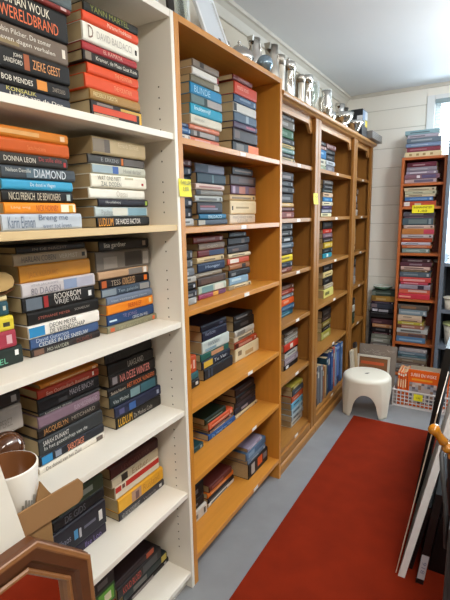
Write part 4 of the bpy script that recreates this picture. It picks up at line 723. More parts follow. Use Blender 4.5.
pine_case(2.576, 3.398, 'pine bookcase with arched top and large upright books at bottom, middle of three')
pine_case(3.401, 3.945, 'pine bookcase with arched top, farthest, next to the back wall corner')

# ------------------------------------------------------------------ stacked books
for g, rows in STACKS:
    GAIN = .72 if 'white' in g else (.48 if 'oak' in g else .34); TOPG = 1.15 if 'white' in g else 1.0; SPEC = .35 if 'white' in g else (.16 if 'oak' in g else .1)  # oak and pine covers darkened: shade of the recessed stacks is in their colour
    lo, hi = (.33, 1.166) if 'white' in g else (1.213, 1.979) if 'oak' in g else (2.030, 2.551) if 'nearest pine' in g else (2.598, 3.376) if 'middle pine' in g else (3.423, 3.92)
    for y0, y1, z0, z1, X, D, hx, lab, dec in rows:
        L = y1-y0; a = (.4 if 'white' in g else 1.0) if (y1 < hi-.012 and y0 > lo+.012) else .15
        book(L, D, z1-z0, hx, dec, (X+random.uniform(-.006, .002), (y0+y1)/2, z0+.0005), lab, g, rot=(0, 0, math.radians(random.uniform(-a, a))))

# upright books on the bottom shelf of the middle pine bookcase
UP = [(.038, .27, 'black', '1c1818'), (.034, .268, 'dark brown', '241c1a'), (.046, .275, 'grey', '6c6f76'), (.04, .272, 'silver-grey', '84878c'), (.016, .25, 'dull green', '5a6a5c'), (.026, .25, 'terracotta', '96503c'), (.034, .24, 'tan', 'b08a60'), (.042, .285, 'dark teal', '2a4a5a'),
      (.05, .31, 'navy', '2a3c68'), (.04, .305, 'royal blue', '34568e'), (.026, .31, 'deep blue', '2a4068'), (.036, .32, 'orange-red', 'c05a40'), (.024, .31, 'pale blue', '8fa8c4'), (.06, .32, 'cobalt blue', '3a62ac'), (.03, .31, 'dark blue', '2c4880'), (.036, .315, 'slate blue', '4a6a96'), (.03, .31, 'sky blue', '5a84b8')]
y = 2.672; GAIN = .75; SPEC = .2
ORDS = ['first', 'second', 'third', 'fourth', 'fifth', 'sixth', 'seventh', 'eighth', 'ninth', 'tenth', 'eleventh', 'twelfth', 'thirteenth', 'fourteenth', 'fifteenth', 'sixteenth', 'last']
for i, (t, h, cw, hx) in enumerate(UP):
    lean = math.radians([0, .5, 1, 1, 1.5, 2, 2, 2.5, 3, 3, 3, 3, 3, 3, 2.5, 2, 2][i])
    # turned so that the spine stands upright facing the aisle
    zc = 0.1003+h/2*math.cos(lean)+t*math.sin(lean)
    book(h, .19, t, hx, [('p', .7, .85, .2, .8, 'b8b4a8')] if i in (2, 5, 8, 11) else [], (PX-.02-.004*(i % 3), y+t+h/2*math.sin(lean), zc), f"{cw} book standing upright, {ORDS[i]} from the left, bottom shelf of middle pine bookcase", 'books standing upright on the bottom shelf of the middle pine bookcase', rot=(PI/2+lean, 0, 0))
    y += t+.0035
# ------------------------------------------------------------------ tall orange bookcase at the back wall
GAIN = .85; SPEC = .2
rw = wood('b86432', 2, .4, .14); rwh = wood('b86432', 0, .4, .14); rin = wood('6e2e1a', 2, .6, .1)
BX0, BX1, BY0, BY1, BH = .219, .548, 3.88, 4.085, 1.818
BC = empty('bookcase', ((BX0+BX1)/2, 3.99, 0), 'tall narrow reddish-brown bookcase of stacked books facing the room in front of the window', 'bookcase')
part(BC, 'side_panel', MB().box(BX0, BX0+.02, BY0, BY1, 0, BH), rw, bevel=.0015)
part(BC, 'side_panel', MB().box(BX1-.02, BX1, BY0, BY1, 0, BH), rw, bevel=.0015)
part(BC, 'top_panel', MB().box(BX0+.02, BX1-.02, BY0, BY1, BH-.02, BH), rwh, bevel=.0015)
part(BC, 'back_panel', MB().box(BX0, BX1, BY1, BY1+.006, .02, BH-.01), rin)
BZ = [1.618, 1.436, 1.064, .681, .3065, .03]
for z in BZ: part(BC, 'shelf', MB().box(BX0+.02, BX1-.02, BY0+.003, BY1, z-.02, z), rwh, bevel=.0012)
part(BC, 'plinth', MB().box(BX0+.02, BX1-.02, BY0+.02, BY0+.035, 0, .01), rwh)
def front_stack(z, H, rows, x0, x1, yf, D, group, phrase, jit=.014, yaw_=.8):
    tot = sum(r[0] for r in rows); zz = z+H+.0005; n = len(rows)
    names = ['topmost', 'second from top', 'third from top', 'fourth from top', 'fifth from top', 'sixth from top', 'seventh from top', 'eighth from top', 'ninth from top', 'tenth from top']
    for i, r in enumerate(rows):
        t = H*r[0]/tot; zz -= t
        a = x0+(r[3] if len(r) > 3 else random.uniform(0, jit)); b = x1-(r[4] if len(r) > 4 else random.uniform(0, jit*2))
        pos = names[i] if i < n-1 else 'lowest'
        book(b-a, D+random.uniform(-.01, .01), t, r[2], r[5] if len(r) > 5 else [], ((a+b)/2, yf+random.uniform(0, .008), zz), f"{r[1]} book, {pos} {phrase}", group, rot=(0, 0, -PI/2+math.radians(random.uniform(-1, 1)*yaw_)))
pp = lambda a, b, c, d, col: ('p', a, b, c, d, col)
FX0, FX1, FY = .245, .492, BY0+.012
front_stack(BZ[0], .158, [(30, 'maroon', '6a3040'), (28, 'grey-lilac', '8c8492'), (22, 'lilac-grey', '94869a'), (30, 'dusty mauve', '84606e', 0, 0, [pp(.35, .45, .2, .8, 'd8d0d8'), pp(.5, .9, .1, .9, '60567a')]), (28, 'pinkish white', 'b8a0a4', 0, .02, [pp(.3, .9, .2, .8, '6a6078')])], FX0, FX1+.006, FY, .16, 'books on the top shelf of the tall reddish bookcase', 'on top shelf of tall reddish bookcase by window')
front_stack(BZ[1], .148, [(26, 'cream', 'c8baa0'), (24, 'pale green', 'b4b29a'), (20, 'buff', 'c4b49a'), (30, 'blue', '4a70a4'), (40, 'red and white', 'b85038', 0, 0, [pp(.02, .2, .05, .95, 'd8d4d0'), pp(.35, .55, .1, .6, 'c8b8a0')])], FX0, FX1-.006, FY, .16, 'books on the second shelf of the tall reddish bookcase', 'on second shelf of tall reddish bookcase by window')
front_stack(BZ[2], .330, [(34, 'dark grey', '58545e'), (10, 'mauve', '6e5664'), (50, 'thick slate', '4c5c66', 0, .01, [pp(.2, .8, .2, .8, '6e7c7e'), pp(.85, .93, .1, .9, '8a98a0')]), (26, 'pinkish white', 'c8b0a8'), (42, 'tan and pink', 'b87a44', 0, 0, [pp(.68, 1, .05, .95, 'c04a60')]), (26, 'pale lilac', 'b8acb0'), (30, 'rust red', 'a84a30', 0, .01, [pp(.05, .3, .5, .8, 'd88a50')]), (22, 'white-lilac', 'b8b2c0', .0, .02), (22, 'orange-brown', 'b4623c', .006, .01), (34, 'grey-green', '7c908c')], FX0, FX1-.006, FY, .16, 'books on the third shelf of the tall reddish bookcase', 'on third shelf of tall reddish bookcase by window')
front_stack(BZ[3], .335, [(24, 'brown-black', '40262c'), (28, 'dark maroon', '5a3440', 0, 0, [pp(.3, .7, .3, .7, '8a7480')]), (24, 'pinkish white', 'c4a49c'), (14, 'dull gold', '6c5a40'), (36, 'slate', '566470', 0, .006), (34, 'red', 'c44a48'), (16, 'pink-red', 'b8485c'), (32, 'silver-lilac', '9a90a0', .002, 0, [pp(.6, .8, .1, .9, '3c3444')]), (32, 'red and white', 'd0604c', 0, 0, [pp(.3, .9, .4, .9, 'cfa8a0')]), (36, 'crimson', 'c83a4a', 0, 0, [pp(.02, .4, .3, .6, 'e8a090')])], FX0, FX1-.006, FY, .16, 'books on the fourth shelf of the tall reddish bookcase', 'on fourth shelf of tall reddish bookcase by window')
front_stack(BZ[4], .325, [(34, 'grey and brown', '5c544e', 0, 0, [pp(.1, .6, .2, .7, '8c6a50')]), (40, 'blue-grey', '7e909c'), (30, 'cream', 'd0b8a0', .004, .05), (18, 'pale peach', 'c8a890', .004, .05), (20, 'yellow-edged', 'b4a440', .006, .035), (28, 'salmon-brown', 'a4705c', 0, .03), (32, 'white', 'b8b8b8', 0, 0), (26, 'brown photo', '8a6654', .004, .012, [pp(.4, .9, .2, .8, '5a4a50')]), (40, 'blue', '5a7ea4', 0, .012, [pp(.1, .9, .3, .6, '8aa8c4')])], FX0, FX1-.006, FY, .16, 'books on the fifth shelf of the tall reddish bookcase', 'on fifth shelf of tall reddish bookcase by window')
front_stack(BZ[5], .226, [(34, 'pale lilac', 'a8a0a4', .03, 0), (25, 'slate blue', '6a7a88', .02, .004), (20, 'teal', '4e6e7a', .02, .004), (18, 'grey', '8a8a88', .02, 0), (26, 'tan', '8a7864', .012, .002), (22, 'brown', '6a5448', .004, .004), (40, 'grey-white', '8c8884', 0, .01), (40, 'dark grey', '5a5654', 0, .01)], FX0, FX1, FY, .16, 'books on the floor shelf of the tall reddish bookcase', 'on bottom shelf of tall reddish bookcase behind crate')
front_stack(BH, .205, [(28, 'pale blue', '8fb0bc', -.02, .014), (22, 'pinkish blue', 'b4b0c0', .0, .02), (32, 'slate', '6c7c8c', -.005, 0), (26, 'lavender blue', '7c90b0', -.01, .0), (28, 'maroon', '8a4454', 0, 0), (36, 'cream', 'd8c8a4', -.014, -.006, [pp(.12, .2, .3, .7, 'a08a60'), pp(.32, .4, .3, .7, 'a08a60'), pp(.5, .58, .3, .7, 'a08a60'), pp(.7, .78, .3, .7, 'a08a60')])], .247, .49, FY+.02, .16, 'books lying on top of the tall reddish bookcase', 'lying on top of tall reddish bookcase by window')

# ------------------------------------------------------------------ black rack with books in the corner
bkm = mat('17151a', .5, noise=.1, key='black_wood')
RK = empty('low_rack', (.09, 3.98, 0), 'low black rack holding stacks of large books in the back corner', 'rack')
for x in (.0, .200): part(RK, 'side_panel', MB().box(x, x+.014, 3.95, 4.105, 0, .52), bkm)
part(RK, 'shelf', MB().box(.0, .214, 3.945, 4.11, .49, .52), bkm); part(RK, 'shelf', MB().box(.014, .2, 3.945, 4.11, .05, .07), bkm)
part(RK, 'back_panel', MB().box(.0, .214, 4.105, 4.112, 0, .49), bkm)
front_stack(.5205, .205, [(34, 'dark green', '3a4840', .02, -.004), (36, 'mustard', 'a8803c', .016, .0), (14, 'dark violet', '3a2c40', .02, .0), (30, 'dark blue-grey', '3e4250', .01, .006, [pp(.05, .3, .1, .9, '7a6a70')]), (26, 'white and black', '34323c', .02, .01, [pp(.05, .3, .2, .8, 'c0c0cc'), pp(.35, .8, .1, .7, 'a8a8b4')]), (10, 'black', '1c1a20', .0, .0)], -.005, .205, 3.95, .145, 'large books on top of the black rack', 'in pile on top of low black rack')
front_stack(.0705, .40, [(36, 'maroon', '54343c', 0, .0, [pp(.1, .5, .3, .6, '7c5c60')]), (26, 'orange-tan', 'b48058', .01, .0), (34, 'black', '1e1a1e', .004, .0), (14, 'dark red', '4a2428', .01, 0), (32, 'grey-green', '808478', .006, .0), (30, 'pale grey', '9a9a90', .004, .01), (26, 'taupe', '78706a', .0, .0), (40, 'dark brown', '3c302c', 0, 0), (40, 'charcoal', '34343a', 0, 0), (40, 'slate', '444a54', 0, 0)], 0.018, .196, 3.957, .125, 'large books inside the black rack', 'inside low black rack in corner', yaw_=0)
gd = empty('glass_dish', (.09, 4.03, .7257), 'shallow green glass dish on top of the corner book pile', 'dish')
MB().lathe([(.03, .0), (.055, .004), (.078, .02), (.082, .032), (.079, .033), (.07, .018), (.04, .008), (.001, .006)], 32).build('bowl', mat('8fb8a0', .15, noise=.05, trans=.5, key='glass'), gd)
MB().lathe([(.078, .0315), (.0825, .033), (.0835, .0355), (.081, .037), (.078, .035)], 32).build('rim', mat('dfe8e0', .2, noise=.02, key='glaze'), gd)

# ------------------------------------------------------------------ blue-grey shelf unit with pots
gm_ = mat('66707e', .45, noise=.06, key='metal_paint')
GS = empty('shelf_unit', (.95, 3.95, 0), 'blue-grey shelf unit with pots standing in front of the window', 'shelf unit')
for x in (.556, 1.30): part(GS, 'side_panel', MB().box(x, x+.028, 3.80, 4.07, 0, 1.93), gm_, bevel=.002)
for z in (1.0, .63, .335, .05): part(GS, 'shelf', MB().box(.584, 1.30, 3.80, 4.07, z-.028, z), gm_, bevel=.002)
part(GS, 'top_panel', MB().box(.556, 1.328, 3.80, 4.07, 1.93, 1.955), gm_, bevel=.002)
part(GS, 'back_panel', MB().box(.584, 1.30, 4.06, 4.066, .05, .98), mat('1d222a', .7, key='dark_board'))
def pot(name, c, r0, r1, h, m, label, cat, rim=.006, rimm=None):
    e = empty(name, c, label, cat)
    MB().lathe([(.001, 0), (r0, 0), (r0+.003, .004), (r1, h), (r1-.004, h), (r0-.002, .008), (.001, .007)], 32, close=False).build('body', m, e)
    MB().lathe([(r1-.004, h-.012), (r1+rim, h-.012), (r1+rim+.001, h-.004), (r1+rim-.001, h), (r1-.004, h)], 32).build('rim', rimm or m, e)
    return e
wp = mat('d8d4c8', .35, noise=.03, key='plastic'); bp_ = mat('a89880', .6, noise=.08, key='ceramic')
pot('flower_pot', (.725, 3.968, .6305), .062, .075, .145+.12, bp_, 'tall beige pot at back of grey shelf unit above the white bucket', 'pot')
pot('bowl', (.648, 3.85, .6305), .042, .054, .10, wp, 'small off-white bowl in front of the tall beige pot on grey shelf', 'bowl')
b = pot('bucket', (.685, 3.905, .3355), .065, .085, .175, wp, 'white plastic bucket with lime rim on lower grey shelf', 'bucket', rimm=mat('c8d094', .4, key='plastic'))
MB().tube([(-.088, 0, .16), (-.07, -.05, .12), (0, -.085, .09), (.07, -.05, .12), (.088, 0, .16)], .0025, 8).build('handle', mat('c8c8c0', .3, metal=.8, key='wire'), b)

# ------------------------------------------------------------------ white step stool
def stool(loc, rz):
    e = empty('step_stool', loc, 'low white plastic stool with arched legs standing on the floor by the rug', 'stool', rot=(0, 0, rz))
    H = .274; n = 96; v = []; f = []
    def sup(a, r):  # rounded square outline
        c, s = abs(math.cos(a)), abs(math.sin(a)); p = 3.2
        return r/((c**p+s**p)**(1/p))
    rings = []
    for r_, z in [(.02, H), (.07, H), (.13, H-.0008), (.149, H-.004), (.159, H-.012), (.164, H-.022)]:
        rings.append([(r_*math.cos(2*PI*k/n), r_*math.sin(2*PI*k/n), z) for k in range(n)])
    NS = 16
    for j in range(1, NS+1):
        t = j/NS; ring = []
        for k in range(n):
            a = 2*PI*k/n
            d = (a % (PI/2))-PI/4                # legs on the diagonals, arches on the flat sides
            x = (PI/4-abs(d))/(PI/4)             # 0 at the middle of a side, 1 at a corner
            w = .68
            arch = .17*math.sqrt(max(0, 1-(x/w)**2.2)) if x < w else 0
            zb = arch
            z = (H-.022)+(zb-(H-.022))*t
            fall = 1-(z/(H-.022))
            rr = .164*(1-fall)+sup(a, .158)*fall+.006*math.sin(PI*fall)
            rr += .006*math.exp(-((abs(d)-.13)/.05)**2)*(fall**.5)
            ring.append((rr*math.cos(a), rr*math.sin(a), z))
        rings.append(ring)
    mb = MB()
    vs = [p for r in rings for p in r]; m = len(rings)
    fs = [[j*n+k, j*n+(k+1) % n, (j+1)*n+(k+1) % n, (j+1)*n+k] for j in range(m-1) for k in range(n)]+[list(range(n))]
    mb.add(vs, fs, 0, True)
    o = mb.build('seat_shell', mat('e8e2d2', .35, noise=.03, scale=6, key='plastic'), e)
    so = o.modifiers.new('wall', 'SOLIDIFY'); so.thickness = .006; so.offset = -1
    g = MB()
    g.prism([(-.016, -.006), (-.004, .008), (.002, .008), (.003, .013), (.016, .013), (.013, .004), (.006, .003), (.009, -.006), (-.002, -.012), (-.009, -.012)], 2, H-.001, H+.0006)
    g.build('emblem', mat('4c483e', .5, key='emboss'), e)
    return e
stool((.195, 3.075, 0), math.radians(9))

# ------------------------------------------------------------------ crate of comics
CR = empty('crate', (.540, 3.355, 0), 'white plastic lattice crate full of orange comics in front of the tall bookcase', 'crate', rot=(0, 0, -.03))
cw_, cd_, ch_ = .188, .115, .13
cm = mat('d8d4d2', .4, noise=.03, key='plastic'); k = MB()
k.box(-cw_+.004, cw_-.004, -cd_+.004, cd_-.004, .003, .007)
for s in (-1, 1):
    for z0, z1 in ((0, .014), (.036, .042), (.062, .068), (.088, .094)):
        k.box(-cw_, cw_, s*cd_-.002, s*cd_+.002, z0, z1); k.box(s*cw_-.002, s*cw_+.002, -cd_, cd_, z0, z1)
    for q in range(15):
        x = -cw_+q*2*cw_/14; k.box(x-.003, x+.003, s*cd_-.0018, s*cd_+.0018, 0, ch_)
    for q in range(12):
        y = -cd_+q*2*cd_/11; k.box(s*cw_-.0018, s*cw_+.0018, y-.003, y+.003, 0, ch_)
k.build('lattice_body', cm, CR)
rm = MB()
for s in (-1, 1):
    rm.box(-cw_-.006, cw_+.006, s*cd_-.005, s*cd_+.005, ch_-.012, ch_); rm.box(s*cw_-.005, s*cw_+.005, -cd_-.006, cd_+.006, ch_-.012, ch_)
rm.build('rim', cm, CR, bevel=.002)
yel = mat('f0e420', .6, noise=.04, key='note_paper'); inkm = ink('3a3418')
def note(name, loc, rot, w, h, lines, label, color=yel):
    e = empty('price_sign', loc, label, 'note', rot=rot)      # local: faces -Y, width along X, height along Z
    mb = MB(); nn = 8; vs = []
    for j in range(nn+1):
        z = -h*j/nn; bend = -.003*(j/nn)**2*(h/.05)
        vs += [(-w/2, bend, z), (w/2, bend, z)]
    mb.add(vs, [[2*j, 2*j+1, 2*j+3, 2*j+2] for j in range(nn)], 0, True)
    mb.build('paper', color, e, recalc=False)
    for s, x0, x1, z0, z1 in lines: letter('handwriting', s, (-w/2+x0*w, -.0042, -h+z0*h), (1, 0, 0), (0, 0, 1), (x1-x0)*w, (z1-z0)*h, inkm, e)
    return e
note('crate_note', (.520, 3.2322, .118), (0, 0, -.03), .06, .048, [('1,00', .3, .75, .3, .6)], 'yellow price note stuck on the front of the white crate')
# comics (spine toward the room on the left group, front covers toward the room on the right)
og = 'e8641c'
def comic_spine(x, t, h, hx, label, y=3.256):
    book(h, .17, t, hx, [pp(.55, .8, .25, .75, 'f0d8b0'), pp(.9, .97, .1, .9, 'f4e8d8')], (x, y, .0085+h/2), label, 'orange comics in the white crate', rot=(PI/2, 0, -PI/2), cat='comic')
for i, (x, t, h, hx, lab) in enumerate([(.388, .015, .25, og, 'orange comic with spine showing, first from left in the white crate'), (.404, .014, .245, 'e25a1a', 'orange comic with spine showing, second from left in the white crate'), (.419, .014, .242, 'ee7a3c', 'lighter orange comic with spine showing, third from left in white crate'), (.434, .014, .25, og, 'orange comic with spine showing, fourth from left in the white crate')]):
    comic_spine(x, t, h, hx, lab)
def comic_front(x0, y, w, h, t, lean, hx, label, title, rot=0):
    e = empty('comic', (x0, y, .0085), label, 'comic', 'orange comics in the white crate', (lean, 0, rot))   # front cover faces -Y
    MB().box(0, w, 0, .0008, 0, h).build('cover', cover_mat(hx), e); MB().box(0, w, t-.0008, t, 0, h).build('back_cover', cover_mat(hx), e)
    MB().box(.0005, w-.002, .0009, t-.0009, .002, h-.002).build('page_block', PAGES, e)
    pic = MB(); cols = ['8e8a90', 'b8a8a4', '6a6670', 'c8bcb4', '9a7a68', 'a0a4b0']; rnd = random.Random(5)
    nx, nz = 9, 9
    for a in range(nx):
        for c in range(nz):
            ux, uz = w*.05+a*w*.9/nx, h*.1+c*h*.56/nz
            pic.box(ux, ux+w*.9/nx, -.0003, 0, uz, uz+h*.56/nz, rnd.randrange(6))
    if title: pic.build('cover_picture', [cover_mat(c) for c in cols], e)
    if title: letter('title', title, (w*.08, -.0006, h*.83), (1, 0, 0), (0, 0, 1), w*.84, h*.085, ink('f8f0e4'), e)
    if title: MB().box(w*.12, w*.8, -.0004, -.0001, h*.72, h*.77).build('title_bar', cover_mat('f0a030'), e)
    return e
comic_front(.441, 3.270, .20, .270, .010, -.06, og, 'orange comic with white title and crowded cover picture, front in white crate', 'SUSKE EN WISKE')
comic_front(.53, 3.300, .175, .255, .010, -.06, 'e66a20', 'orange comic showing its right edge behind the front comic in crate', 'SUSKE EN WISKE', .0)
comic_front(.40, 3.345, .19, .252, .012, -.05, 'c4b8a4', 'pale grey-white comic standing behind the orange ones in crate', '')
comic_front(.44, 3.38, .20, .268, .010, -.04, 'b4ac9c', 'beige comic standing rearmost in the white crate', '')

# ------------------------------------------------------------------ boards and pictures leaning behind the stool
bd = empty('wrapped_board', (.135, 3.60, 0), 'grey-brown board wrapped in clear film leaning behind the white stool', 'board', rot=(-.22, 0, .03))
MB().box(-.135, .16, 0, .012, 0, .325).build('panel', mat('8a7c70', .5, noise=.08, key='board'), bd, bevel=.001)
fl = MB(); rnd = random.Random(2)
for q in range(9):
    x = -.12+rnd.random()*.2; z = .25+rnd.random()*.05; fl.tube([(x, -.0012, z), (x+.03, -.002, z-.012-rnd.random()*.03), (x+.075, -.0012, z-.01)], .0008, 6)
fl.build('film_crease', mat('c8c0b8', .15, key='film'), bd)
MB().box(-.136, .161, -.002, -.0005, .0, .326).build('film_edge', mat('8c8076', .12, noise=.05, trans=.0, key='film', coat=.6), bd)
pf = empty('picture_frame', (.118, 3.545, 0), 'white-framed brown and orange picture leaning in front of the wrapped board', 'picture', rot=(-.2, 0, .03))
q = MB()
for a in ((-.118, .14, .232, .25), (-.118, .14, 0, .018), (-.118, -.10, .018, .232), (.122, .14, .018, .232)): q.box(a[0], a[1], 0, .014, a[2], a[3])
q.build('frame', mat('dcd4c4', .5, key='frame_paint'), pf, bevel=.0015)
MB().box(-.10, .122, .006, .010, .018, .232).build('picture', mat('8a5a34', .6, noise=.3, scale=12, key='print'), pf)
MB().box(-.085, .095, .0045, .006, .175, .198).build('colour_band', mat('c8582c', .6, noise=.2, key='print'), pf)
for i, (y, hx, h, lab) in enumerate([(3.36, 'd4c8b0', .33, 'narrow cream strip of wood leaning upright against the far pine bookcase'), (3.44, '2a2422', .37, 'black-topped pale slat leaning upright against the far pine bookcase')]):
    s = empty('wooden_slat', (.014+.004*i, y, 0), lab, 'slat', rot=(0, -.07, 0))
    MB().box(0, .02, 0, .06, 0, h*.9).build('slat', wood('cdb48c' if i else 'd8ccb4', 2), s, bevel=.001)
    MB().box(-.0005, .0205, -.0005, .0605, h*.9, h).build('end_cap', mat(hx, .5, key='cap'), s)

# ------------------------------------------------------------------ silver and glass on top of the bookcases
sv = mat('cfccc6', .14, metal=1., noise=.06, scale=20, key='silver'); sv2 = mat('b4aea4', .28, metal=1., noise=.1, scale=20, key='pewter')

def clear(hexc, f, name):
    m = bpy.data.materials.new(name); m.use_nodes = True; nt = m.node_tree; b = nt.nodes['Principled BSDF']
    t = nt.nodes.new('ShaderNodeBsdfTransparent'); t.inputs['Color'].default_value = (*[min(1, x*1.05) for x in lin(hexc)], 1); mx = nt.nodes.new('ShaderNodeMixShader')
    lw = nt.nodes.new('ShaderNodeLayerWeight'); lw.inputs['Blend'].default_value = f
    b.inputs['Base Color'].default_value = (.85, .88, .88, 1); b.inputs['Roughness'].default_value = .05
    nt.links.new(lw.outputs['Facing'], mx.inputs[0]); nt.links.new(t.outputs[0], mx.inputs[1]); nt.links.new(b.outputs[0], mx.inputs[2])
    nt.links.new(mx.outputs[0], nt.nodes['Material Output'].inputs['Surface']); return m
gls = clear('f4f8f6', .45, 'clear_glass'); amb = clear('e0c8a0', .4, 'amber_glass')
TO = 2.0; TP = 1.9588
def vessel(name, x, y, z, prof, m, label, cat, n=32):
    e = empty(name, (x, y, z), label, cat)
    MB().lathe(prof, n, close=False).build('body', m, e); return e
def glassv(name, x, y, z, r, h, m, label, cat='vase', flare=1.2):
    return vessel(name, x, y, z, [(.001, 0), (r*.8, 0), (r*.85, .006), (r*.7, h*.3), (r*.85, h*.7), (r*flare, h), (r*flare-.003, h), (r*.85-.003, h*.7), (r*.7-.003, h*.3), (r*.7, .012), (.001, .010)], m, label, cat)
glassv('glass_jar', -.055, 1.075, TO, .030, .16, amb, 'brownish glass jar on top of white bookcase, left of two', 'jar', 1.)
glassv('glass_jar', -.055, 1.15, TO, .030, .17, gls, 'clear glass jar on top of white bookcase near its right end', 'jar', 1.)
glassv('glass_vase', -.08, 1.345, TO, .036, .27, gls, 'tall clear glass vase at left end of oak bookcase top', 'vase', 1.1)
fr_ = empty('picture_frame', (-.07, 1.60, TO), 'white picture frame leaning back on top of the oak bookcase', 'picture', rot=(0, -.36, .0))
q = MB()
for a in ((-.085, .085, .25, .27), (-.085, .085, 0, .02), (-.085, -.07, .02, .25), (.07, .085, .02, .25)): q.box(-.012, 0, a[0], a[1], a[2], a[3])
q.build('frame', mat('f2f4f6', .6, noise=.02, spec=.2, key='frame_paint'), fr_, bevel=.0015)
MB().box(-.010, -.005, -.07, .07, .02, .25).build('backing', mat('dfe4ea', .6, noise=.03, spec=.2, key='mount'), fr_)
MB().box(-.005, -.004, .02, .035, .05, .085).build('hook', mat('4a4a4c', .4, key='hook'), fr_)
bd2 = empty('dark_board', (-.17, 1.46, TO), 'dark board corner leaning behind the white frame on oak bookcase', 'board', rot=(0, -.1, 0))
MB().box(-.01, 0, -.05, .05, 0, .19).build('panel', mat('2c2622', .5, key='board'), bd2)
pc2 = empty('picture_frame', (-.24, 1.88, TO), 'cream and brown picture frame leaning behind silver teapot on oak bookcase', 'picture', rot=(0, -.12, 0))
MB().box(-.012, 0, -.075, .075, 0, .25).build('frame', mat('b8aa94', .4, key='frame_paint'), pc2, bevel=.002); MB().box(0, .001, -.055, .055, .03, .22).build('picture', mat('4a4038', .5, noise=.3, key='print'), pc2)
# round teapot with lid, spout and handle
def teapot(x, y, z, r, label, m, h=.8):
    e = empty('teapot', (x, y, z), label, 'teapot')
    MB().lathe([(.001, 0), (r*.55, 0), (r*.6, r*.08), (r*.9, r*.4), (r, r*.8), (r*.9, r*1.15), (r*.6, r*1.42), (r*.42, r*1.5)], 32).build('body', m, e)
    MB().lathe([(r*.42, r*1.5), (r*.4, r*1.56), (r*.2, r*1.68), (r*.08, r*1.7), (r*.07, r*1.78), (r*.13, r*1.86), (r*.08, r*1.95), (.001, r*1.97)], 24).build('lid', m, e)
    MB().tube([(0, -r*.85, r*.6), (0, -r*1.25, r*.8), (0, -r*1.4, r*1.15), (0, -r*1.6, r*1.45)], [r*.22, r*.16, r*.11, r*.09], 12).build('spout', m, e)
    MB().tube([(0, r*.85, r*1.2), (0, r*1.3, r*1.35), (0, r*1.5, r*.95), (0, r*1.25, r*.5), (0, r*.9, r*.45)], r*.07, 10).build('handle', m, e)
    return e
teapot(-.11, 1.80, TO, .062, 'round silver teapot on the oak bookcase, beside an iridescent glass ball', sv)
gb_ = empty('glass_ball', (-.035, 1.893, TO), 'iridescent glass ball ornament beside the silver teapot on the oak bookcase', 'ornament')
MB().sphere((0, 0, .042), .036).build('ball', mat('8fa4b4', .06, metal=.6, noise=.4, scale=8, key='iridescent'), gb_); MB().lathe([(.02, 0), (.022, .004), (.014, .010), (.012, .014)], 20).build('foot', sv2, gb_)
def jug(x, y, z, r, h, label, m, heart=False):
    e = empty('jug', (x, y, z), label, 'jug')
    MB().lathe([(.001, 0), (r*.7, 0), (r*.72, .006), (r, h*.3), (r*.92, h*.55), (r*.62, h*.8), (r*.8, h), (r*.8-.003, h), (r*.6, h*.8), (r*.88, h*.5), (.001, h*.1)], 28, close=False).build('body', m, e)
    hd = [(0, r*.6, h*.9), (0, r*1.3, h*1.02), (0, r*1.75, h*.85), (0, r*1.6, h*.55), (0, r*.98, h*.25)]
    MB().tube(hd, [.006, .007, .008, .007, .006], 10).build('handle', m, e)
    MB().prism([(-.012, h*.9), (.012, h*.9), (.016, h*1.01), (-.016, h*1.01)], 1, -r*1.15, -r*.72).build('lip', m, e)
    return e
jug(-.11, 1.94, TO, .036, .17, 'silver jug with curved handle at right end of oak bookcase top', sv)
jug(-.11, 2.125, TP, .042, .235, 'tall silver jug with looped handle at left of the first pine cornice', sv2)
def tin(x, y, z, r, h, label, m, knob=True):
    e = empty('canister', (x, y, z), label, 'canister')
    MB().lathe([(.001, 0), (r, 0), (r, .004), (r*.985, .006), (r*.985, h*.78), (r, h*.785)], 32).build('body', m, e)
    pr_ = [(r*1.02, h*.785), (r*1.02, h*.97), (r*.95, h), (r*.2, h)]
    if knob: pr_ += [(r*.16, h*1.02), (r*.3, h*1.06), (r*.2, h*1.1), (.001, h*1.11)]
    MB().lathe(pr_, 32).build('lid', m, e); return e
tin(-.12, 2.235, TP, .034, .222, 'plain silver canister right of the tall looped-handle jug, on the pine cornice', sv2, False)
tin(-.12, 2.36, TP, .038, .225, 'tall silver canister with knob on its lid on the pine cornice', sv)
tin(-.12, 2.525, TP, .031, .20, 'dull silver canister, first on the middle pine bookcase', sv2, False)
tin(-.12, 2.635, TP, .036, .225, 'bright silver canister, second on the middle pine bookcase', sv, False)
def goblet(x, y, z, r, h, label, m):
    return vessel('goblet', x, y, z, [(.001, 0), (r*.8, 0), (r*.75, .006), (r*.15, .012), (r*.12, h*.4), (r*.3, h*.45), (r*.9, h*.6), (r, h*.85), (r*.92, h), (r*.9, h), (r*.85, h*.6), (.001, h*.48)], m, label, 'goblet', 24)
goblet(-.11, 2.745, TP, .03, .215, 'clear glass goblet right of the bright canister', gls); goblet(-.16, 2.80, TP, .034, .23, 'silver goblet rearmost behind the clear glass goblets', sv)
goblet(-.06, 2.82, TP, .032, .18, 'short clear glass goblet at front of the middle pine cornice', gls)
teapot(-.10, 2.95, TP, .062, 'silver teapot with lid on the middle pine bookcase', sv)
vessel('bowl', -.035, 3.10, TP, [(.001, 0), (.03, 0), (.032, .008), (.02, .014), (.06, .05), (.07, .09), (.067, .09), (.057, .052), (.001, .022)], sv, 'footed silver bowl on the middle pine cornice', 'bowl')
goblet(-.17, 3.11, TP, .04, .21, 'silver goblet behind the footed silver bowl', sv2)
jug(-.10, 3.235, TP, .045, .18, 'squat silver jug where the middle and far pine bookcases meet', sv)
vessel('bowl', -.03, 3.34, TP, [(.001, 0), (.035, 0), (.04, .01), (.065, .05), (.075, .075), (.072, .075), (.06, .05), (.001, .015)], sv, 'silver bowl at left end of the far pine cornice', 'bowl')
